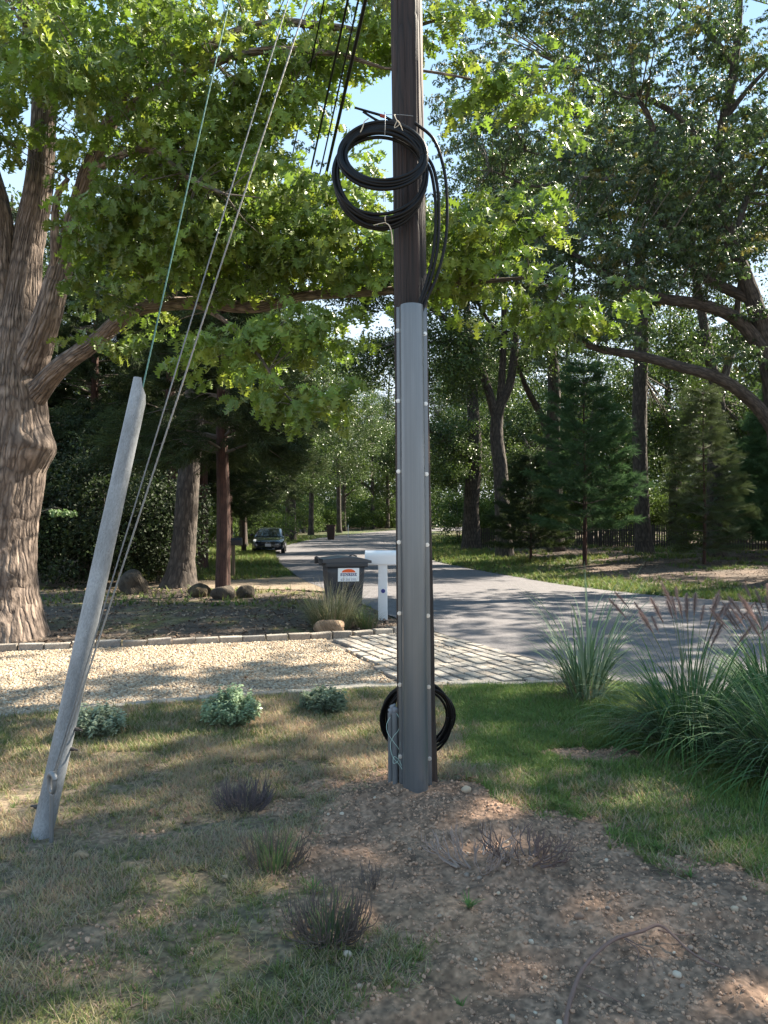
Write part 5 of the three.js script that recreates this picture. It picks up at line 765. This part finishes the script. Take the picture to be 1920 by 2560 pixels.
clump('fescue_grass', 'short green grass clump beside the foot of the white mailbox', -0.30, -12.25, 0.16, [{ n: 170, len: 0.42, w: 0.008, lean: 0.5, curl: 1.0, c: [0.13, 0.18, 0.06] }, { n: 60, len: 0.35, w: 0.008, lean: 0.8, curl: 0.8, c: [0.3, 0.24, 0.12] }], 705);
{ // fountain grass with bottle-brush plumes
  const r = rng(717), plumeMat = phys({ color: C(0.27, 0.19, 0.175), roughness: 1, transmission: 0.3, thickness: 0 }), stalkMat = grassMat(0.18, 0.2, 0.1);
  const plume = (() => { const q = rng(3), l = []; for (let i = 0; i < 420; i++) { const t = q(), w = 0.032 * Math.sin(Math.PI * clamp(0.12 + 0.86 * t)) + 0.004, g = needle(w * (0.8 + 0.5 * q()), 0.0022); g.rotateZ(0.75); g.rotateY(q() * 6.283); g.translate(0, t * 0.15, 0); l.push(g); } l.push(tube([[0, -0.02, 0], [0, 0.14, 0]], [0.0045, 0.002], { seg: 4, rad: 6 })); return merge(l); })();
  const fg = (label, x, z, n, seed, plumes, sc = 1) => {
    const root = clump('fountain_grass', label, x, z, 0.2, [{ n: n * 0.9, len: 1.1 * sc, w: 0.0165, lean: 0.65, curl: 1.9, c: [0.05, 0.118, 0.036] }, { n: n * 0.75, len: 1.02 * sc, w: 0.0165, lean: 1.0, curl: 2.1, c: [0.07, 0.155, 0.04] }, { n: n * 0.15, len: 0.85 * sc, w: 0.012, lean: 0.9, curl: 1.6, c: [0.2, 0.22, 0.1] }], seed);
    for (let k = 0; k < plumes; k++) { const az = r() * 6.283, q = 0.15 + 0.5 * r(), h = (0.78 + 0.28 * r()) * sc, tip = [Math.cos(az) * q * 0.75, h, Math.sin(az) * q * 0.75]; part('stalk', tube([[0.05 * Math.cos(az), 0, 0.05 * Math.sin(az)], [tip[0] * 0.45, h * 0.6, tip[2] * 0.45], tip], [0.0022, 0.0016], { seg: 10, rad: 4, cap: false }), stalkMat, root); const p = part('plume', plume, plumeMat, root); p.position.set(...tip); p.rotation.set(Math.sin(az) * (0.3 + 0.7 * q), 0, -Math.cos(az) * (0.3 + 0.7 * q)); p.scale.setScalar(0.9 + 0.4 * r()); }
  };
  fg('dark green fountain grass with brown plumes, left of the pair at the right edge', 2.28, -5.75, 420, 721, 26);
  fg('fountain grass drooping over the lawn, cut by the right edge', 2.68, -4.95, 460, 723, 16, 1.02);
  fg('fountain grass at the back beside the road, near the right edge', 3.35, -6.6, 360, 725, 26, 0.95);
}
// grey-green catmint shrubs along the drive
{
  const leaf = [1, 2].map((k) => { const r = rng(k * 41), l = []; for (let i = 0; i < 16; i++) { const g = plainLeaf(0.02 + 0.012 * r(), 0.016); g.rotateX((r() - 0.5) * 1.4); g.rotateZ(0.3 * (r() - 0.5)); g.rotateY(r() * 6.283); g.translate(0, (r() - 0.5) * 0.075, 0); l.push(g); } return merge(l); });
  const shrub = (label, x, z, w, h, n, seed, tone) => { const root = thing('catmint_shrub', label, 'shrub', [x, H(x, z), z]), r = rng(seed), st = [], lists = [[], []], c = new THREE.Color();
    for (let k = 0; k < n; k++) { const az = r() * 6.283, q = Math.sqrt(r()) * w * 0.5, hh = h * (0.55 + 0.45 * r()) * (1 - 0.45 * (q / (w * 0.5)) ** 2), tip = [Math.cos(az) * q, hh, Math.sin(az) * q], mid = [tip[0] * 0.45, hh * 0.45, tip[2] * 0.45]; st.push(tube([[tip[0] * 0.1, 0, tip[2] * 0.1], mid, tip], [0.0028, 0.0012], { seg: 6, rad: 4, cap: false }));
      for (let i = 0; i < 7; i++) { const t = 0.4 + 0.6 * i / 6, px = lerp(mid[0], tip[0], (t - 0.4) / 0.6), py = lerp(mid[1], tip[1], (t - 0.4) / 0.6), pz = lerp(mid[2], tip[2], (t - 0.4) / 0.6), b = 0.8 + 0.4 * r(); c.setRGB(tone[0] * b, tone[1] * b, tone[2] * b); lists[i % 2].push({ m: mat4(px, py, pz, (r() - 0.5) * 0.8, r() * 6, (r() - 0.5) * 0.8, 0.9 + 0.5 * r()), c: c.clone() }); } }
    part('stems', merge(st), std({ color: C(0.10, 0.085, 0.06) }), root, 'stuff'); lists.forEach((l, i) => instanced('foliage', leaf[i], leafMat, l, root)); };
  shrub('low grey green shrub right beside the leaning steel guard', -2.24, -6.0, 0.46, 0.26, 120, 731, [0.30, 0.36, 0.24]);
  shrub('pale green shrub at the drive edge, middle of the three', -1.25, -6.3, 0.46, 0.34, 110, 733, [0.28, 0.38, 0.22]);
  shrub('darker green shrub at the drive edge nearest the pole', -0.53, -6.75, 0.42, 0.24, 90, 735, [0.16, 0.22, 0.13]);
}
// cut-back and dead plants in the bed
{
  const dead = (label, x, z, w, h, n, seed, col, green = 0, gcol = [0.1, 0.16, 0.06], thick = 0.0028, bend = 0) => { const root = thing('cut_back_plant', label, 'dead plant', [x, H(x, z) - 0.01, z]), r = rng(seed), a = []; 
    const twig = (o, len, az, lean, rr, depth) => { const kx = Math.sin(lean) * Math.cos(az), kz = Math.sin(lean) * Math.sin(az), ky = Math.cos(lean), m = [o[0] + kx * len * 0.55 + bend * len * (r() - 0.5), o[1] + ky * len * 0.4, o[2] + kz * len * 0.55 + bend * len * (r() - 0.5)], e = [o[0] + kx * len * 0.8, o[1] + ky * len + len * 0.1, o[2] + kz * len * 0.8]; a.push(tube([o, m, e], [rr, rr * 0.8, rr * 0.45], { seg: 5, rad: 5, cap: false })); if (depth) for (let i = 0; i < 2; i++) twig(i ? m : [lerp(m[0], e[0], 0.5), lerp(m[1], e[1], 0.5), lerp(m[2], e[2], 0.5)], len * 0.6, az + (r() - 0.5) * 2.4, lean * 0.8 + (r() - 0.5) * 0.6, rr * 0.7, depth - 1); };
    for (let k = 0; k < n; k++) { const az = r() * 6.283, q = Math.sqrt(r()); twig([0.25 * w * q * Math.cos(az), 0, 0.25 * w * q * Math.sin(az)], h * (0.5 + 0.5 * r()), az + (r() - 0.5), 0.2 + 1.5 * q * w / (h + w), thick * (0.7 + 0.6 * r()), bend > 0 ? 2 : 1); }
    part('twigs', merge(a), std({ color: C(...col), roughness: 0.95 }), root, 'stuff');
    if (green) { const b = []; for (let k = 0; k < green; k++) { const az = r() * 6.283, q = 0.3 * w * Math.sqrt(r()); b.push(blade(h * (0.5 + 0.5 * r()), 0.006, 0.35 * r(), az, 0.5, q * Math.cos(az), q * Math.sin(az), 5)); } part('green_shoots', joined(b), grassMat(...gcol), root, 'stuff'); } };
  dead('dark purplish dead lavender tuft on the lawn left of the pole', -0.82, -4.52, 0.26, 0.17, 120, 741, [0.085, 0.07, 0.075]);
  dead('half green cut back lavender, middle of the bed', -0.53, -3.72, 0.3, 0.19, 60, 743, [0.11, 0.085, 0.07], 110);
  dead('cut back lavender nearest the camera with dark twigs', -0.215, -3.08, 0.26, 0.19, 90, 745, [0.095, 0.075, 0.065], 90, [0.075, 0.11, 0.055]);
  dead('bare pale twig tuft on the dirt, left of a pair', 0.44, -3.72, 0.4, 0.17, 24, 747, [0.30, 0.235, 0.205], 0, undefined, 0.0042, 0.35);
  dead('bare dark twig tuft on the dirt, right of a pair', 0.66, -3.66, 0.38, 0.16, 20, 749, [0.13, 0.09, 0.08], 0, undefined, 0.0048, 0.35);
  dead('tiny dead twig tuft at the left rim of the dirt', -0.06, -3.55, 0.2, 0.09, 9, 751, [0.11, 0.085, 0.075], 0, undefined, 0.003, 0.4);
}
// the pulled-up root lying in the foreground
{
  const pt = ([x, z], h = 0.02) => [x, H(x, z) + h, z];
  const root = thing('root', 'long thin brown root arching over the dirt in the foreground', 'root'), brown = std({ color: C(0.17, 0.105, 0.085), roughness: 0.9, bumpMap: grain, bumpScale: 0.003 });
  part('stem', tube([pt([0.583, -2.518], 0.015), pt([0.656, -2.712], 0.03), pt([0.733, -2.846], 0.04), pt([0.887, -2.993], 0.05), pt([1.017, -3.057], 0.05), pt([1.097, -3.081], 0.05), pt([1.174, -2.971], 0.025), pt([1.224, -2.906], 0.02), pt([1.280, -2.879], 0.012)], [0.0085, 0.008, 0.0075, 0.007, 0.0065, 0.006, 0.0045, 0.0035, 0.0015], { seg: 110, rad: 8, disp: (a, l) => 0.0018 * (noise2(a * 2, l * 40, 7) - 0.5) }), brown, root);
  for (const [a, b, c] of [[[1.087, -3.075], [1.191, -3.096], [1.276, -3.126]], [[0.933, -3.016], [0.954, -2.911], [0.905, -2.808]], [[0.941, -3.016], [0.992, -2.911], [0.994, -2.833]], [[0.722, -2.833], [0.720, -2.884], [0.718, -2.924]], [[0.714, -2.735], [0.770, -2.644], [0.862, -2.590]]]) part('rootlet', tube([pt(a, 0.04), pt(b, 0.03), pt(c, 0.01)], [0.003, 0.002, 0.001], { seg: 12, rad: 5, cap: false }), brown, root);
}
// ---------------------------------------------------------------- lawn, verge grass, litter, clods, pebbles
{
  const r = rng(901), mk = (n, len, w, lean, curl, seed) => { const q = rng(seed), b = []; for (let i = 0; i < n; i++) { const a = q() * 6.283; b.push(blade(len * (0.5 + 0.7 * q()), w * (0.7 + 0.6 * q()), lean * (0.3 + q()), a + (q() - 0.5), curl * (q() * 1.4), 0.022 * (q() - 0.5), 0.022 * (q() - 0.5), 3)); } return joined(b); };
  const short = [1, 2, 3].map((k) => mk(8, 0.036, 0.0032, 0.95, 1.2, k * 3)), flat = [1, 2].map((k) => mk(7, 0.055, 0.0028, 1.4, 0.6, k * 5)), tall = [1, 2].map((k) => mk(8, 0.058, 0.0048, 0.75, 1.2, k * 7)), verge = [1, 2].map((k) => mk(10, 0.16, 0.012, 0.6, 1.0, k * 11));
  const gm = phys({ color: 0xffffff, roughness: 1, transmission: 0.35, thickness: 0, clearcoat: 0.15, clearcoatRoughness: 0.45, specularIntensity: 0.4 }), c = new THREE.Color();
  const L = { short: [[], [], []], flat: [[], []], tall: [[], []] };
  let tries = 0;
  while (tries++ < 230000) {
    const z = -lerp(2.15, 8.1, Math.pow(r(), 0.8)), x = lerp(-1, 1, r()) * (-z * 0.53 + 0.35); if (inDrive(x, z) < 0.085 || inRoad(x, z) < 0.05) continue;
    const a = dirtAmount(x, z); if (r() < a * 1.02) continue;
    const n1 = fbm(x * 0.9, z * 0.9, 51, 4), n2 = fbm(x * 4, z * 4, 52, 4), g = clamp((n1 * 0.5 + n2 * 0.5 - 0.40) * 4.5 + (x > 0.6 ? 0.42 : z < -5.6 ? 0.12 : 0.0) + 0.15), bare = sstep(0.5, 0.68, n2) * 0.7 + 0.18; if (r() < bare && x < 0.6 && z > -5.6) continue;
    const t = r() , green = r() < (x > 0.6 ? 0.38 : 0.06) + 0.6 * g, y = H(x, z) - 0.004;
    if (green) c.setRGB(0.095 + 0.05 * r(), (x > 0.5 ? 0.17 : 0.14) + 0.05 * r(), 0.042).lerp(C(0.24, 0.20, 0.085), (x > 0.5 ? 0.3 : 0.75) * r() * (1 - g * 0.5)); else c.setRGB(0.29 + 0.12 * r(), 0.232 + 0.09 * r(), 0.145 + 0.06 * r());
    const set = green && t < 0.22 * g + (x > 0.7 ? 0.12 : 0) ? L.tall : (!green || t > 0.6) ? L.flat : L.short;
    set[Math.floor(r() * set.length)].push({ m: mat4(x, y, z, (r() - 0.5) * 0.4, r() * 6.283, (r() - 0.5) * 0.4, (0.75 + 0.6 * r()) * (x > 0.5 ? 1 : 0.72 + 0.3 * sstep(-4, -6.5, z))), c: c.clone() });
  }
  const lawn = new THREE.Group(); lawn.name = 'lawn_grass'; lawn.userData = { kind: 'stuff', label: 'thin half dry lawn grass around the pole', category: 'grass' }; scene.add(lawn);
  for (const [k, geos] of [['short', short], ['flat', flat], ['tall', tall]]) L[k].forEach((l, i) => l.length && instanced('blades', geos[i], gm, l, lawn));
  const V2 = [[], []]; tries = 0;
  while (tries++ < 90000) {
    const d = lerp(14.5, 75, Math.pow(r(), 1.5)), x = lerp(-0.55, 0.55, r()) * d, z = -d, rd = inRoad(x, z); if (rd < 0.03 || inSide(x, z) < 0.1) continue;
    const right = rightOf(x, z), n1 = fbm(x * 0.8, z * 0.8, 51, 4), n2 = fbm(x * 4, z * 4, 52, 4); let p = right > 0 ? sstep(3.4, 0.6, right + 2.2 * (n1 - 0.5) - (d > 28 ? 1.5 : 0)) + 0.7 * sstep(0.55, 0.64, n1) : x < 0 && d > 22 ? sstep(9, 3, rd) : x < 0.2 && d < 19 ? 0.06 : 0; if (r() > p) continue;
    c.setRGB(0.075 + 0.07 * r(), 0.13 + 0.07 * r(), 0.03).lerp(C(0.3, 0.25, 0.11), n2 > 0.55 ? 0.5 * r() : 0.1 * r());
    V2[Math.floor(r() * 2)].push({ m: mat4(x, H0(x, z) - 0.01, z, (r() - 0.5) * 0.4, r() * 6.28, (r() - 0.5) * 0.4, (0.6 + 0.7 * r()) * (d > 30 ? 1.5 : 1)), c: c.clone() });
  }
  const vg = new THREE.Group(); vg.name = 'verge_grass'; vg.userData = { kind: 'stuff', label: 'green verge grass along both sides of the road', category: 'grass' }; scene.add(vg); V2.forEach((l, i) => instanced('blades', verge[i], gm, l, vg));
  // litter of brown leaves on the island and the far verge
  const lit = [], dl = lobedLeaf(0.075, 0.05, 3, 91); let k = 0;
  while (k++ < 60000 && lit.length < 11000) { const d = lerp(10.2, 46, Math.pow(r(), 1.3)), x = lerp(-0.55, 0.55, r()) * d, z = -d; if (inRoad(x, z) < 0.1 || inDrive(x, z) < 0.15 || (inSide(x, z) < 0.1 && r() > 0.05)) continue; const right = rightOf(x, z); if (right < 0 && d > 24) continue; const t = r(); c.setRGB(0.15, 0.10, 0.068).lerp(t < 0.3 ? C(0.33, 0.25, 0.18) : C(0.09, 0.06, 0.045), r()); lit.push({ m: mat4(x, H(x, z) + 0.012, z, (r() - 0.5) * 1.2, r() * 6.28, (r() - 0.5) * 1.2, 0.6 + 0.7 * r()), c: c.clone() }); }
  instanced('leaf_litter', dl, std({ roughness: 0.95 }), lit, scene, { label: 'brown fallen leaves littering the shaded ground', category: 'leaf litter' });
  // crumbs and clods of soil
  const clods = [], cg = stoneGeo(61, 0, 1, 0.75, 0.9, 0.5); k = 0;
  while (k++ < 120000 && clods.length < 30000) { const z = -lerp(2.2, 5.9, Math.pow(r(), 0.9)), x = lerp(-1.3, 2.4, r()), a = dirtAmount(x, z); if (r() > a * (0.35 + 1.1 * sstep(0.4, 0.65, fbm(x * 5, z * 5, 63, 3)))) continue; const s = 0.0015 + 0.0095 * Math.pow(r(), 7), b = 0.8 + 0.4 * r(); c.setRGB(0.36 * b, 0.23 * b, 0.155 * b); clods.push({ m: mat4(x, H(x, z) + s * 0.2, z, r() * 6, r() * 6, r() * 6, s), c: c.clone() }); }
  instanced('soil_clods', cg, std({ roughness: 1 }), clods, scene, { label: 'crumbs and clods of loose brown soil', category: 'soil' });
  // pebbles lying loose on the bare dirt
  const pg = [1, 2, 3, 4].map((s) => stoneGeo(s * 9, 3, 1, 0.72, 0.8, 0.16)), tones = [C(0.38, 0.30, 0.215), C(0.29, 0.22, 0.16), C(0.43, 0.36, 0.28), C(0.22, 0.17, 0.135), C(0.18, 0.115, 0.08)].map((q) => std({ color: q, roughness: 0.75, bumpMap: grain, bumpScale: 0.002 }));
  let made = 0; k = 0;
  const pebble = (x, z, s, t, label, group) => { const m = single('pebble', pg[Math.floor(r() * 4)], tones[t], label, 'pebble', group); m.position.set(x, H(x, z) + s * 0.35, z); m.rotation.set((r() - 0.5) * 0.5, r() * 6, (r() - 0.5) * 0.5); m.scale.setScalar(s); };
  while (made < 80 && k++ < 5000) { const z = -lerp(2.3, 4.6, Math.pow(r(), 1.3)), x = lerp(-0.6, 1.9, r()); if (dirtAmount(x, z) < 0.6 || Math.abs(x) > -z * 0.5) continue; pebble(x, z, 0.0055 + 0.009 * Math.pow(r(), 2.2), Math.floor(r() * 4), 'small smooth pebble lying on the bare dirt', 'pebbles scattered on the bare dirt'); made++; }
  pebble(...[0.815, -3.231], 0.022, 4, 'egg sized brown pebble in the middle of the dirt'); pebble(...[0.385, -3.614], 0.017, 3, 'brown pebble just left of the pale twig tuft'); pebble(...[0.346, -3.733], 0.019, 1, 'tan pebble above and left of the pale twig tuft'); pebble(...[1.480, -3.271], 0.018, 0, 'pale tan pebble near the right edge of the dirt'); pebble(...[1.068, -2.828], 0.018, 2, 'white pebble below the arching root'); pebble(...[-0.139, -2.965], 0.019, 2, 'white pebble right of the nearest cut back lavender'); pebble(...[0.692, -5.202], 0.026, 2, 'white stone on the grass just right of the pole');
  pebble(...[0.581, -2.569], 0.015, 2, 'white pebble at the lower end of the root'); pebble(...[0.492, -4.612], 0.032, 0, 'broad pale stone half buried at the pole foot'); pebble(...[-0.739, -3.597], 0.016, 0, 'pale pebble on the lawn left of the half green lavender');
  const fl = lobedLeaf(0.085, 0.06, 3, 93), brownLeaf = std({ color: C(0.19, 0.105, 0.06), roughness: 0.9 });
  for (const [x, z] of [[-1.329, -4.407], [-1.056, -4.276], [-1.906, -6.009], [-1.570, -5.159], [0.571, -4.771], [1.925, -6.610], [0.424, -4.793], [-1.438, -8.136]]) { const m = single('fallen_leaf', fl, brownLeaf, 'single curled brown leaf lying on the lawn', 'leaf', 'fallen leaves on the lawn'); m.position.set(x, H(x, z) + 0.03, z); m.rotation.set(r() - 0.5, r() * 6, 0.7 * (r() - 0.5)); }
  // a few sprigs of fresh green in the dirt
  const sprout = (x, z, label, n, len) => { const root = thing('weed_tuft', label, 'weed', [x, H(x, z), z]), q = rng(Math.round(x * 1000) + 7), b = []; for (let i = 0; i < n; i++) { const a = q() * 6.283; b.push(blade(len * (0.5 + 0.6 * q()), 0.007, 0.3 + 0.7 * q(), a, 0.9 * q(), 0.01 * (q() - 0.5), 0.01 * (q() - 0.5), 4)); } part('blades', joined(b), grassMat(0.11, 0.2, 0.05), root, 'stuff'); };
  sprout(...[1.438, -3.639], 'bright green weed on the dirt at the right', 14, 0.07); sprout(...[0.366, -3.322], 'small pale grass tuft below the pale twig tuft', 34, 0.08); sprout(...[-0.316, -3.468], 'bright green weed behind the nearest lavender', 16, 0.08); sprout(...[0.015, -2.859], 'small green weed at the left rim of the dirt', 9, 0.06); sprout(...[0.266, -2.689], 'tiny green sprig beside the boot print', 6, 0.05);
}
renderer.render(scene, camera);
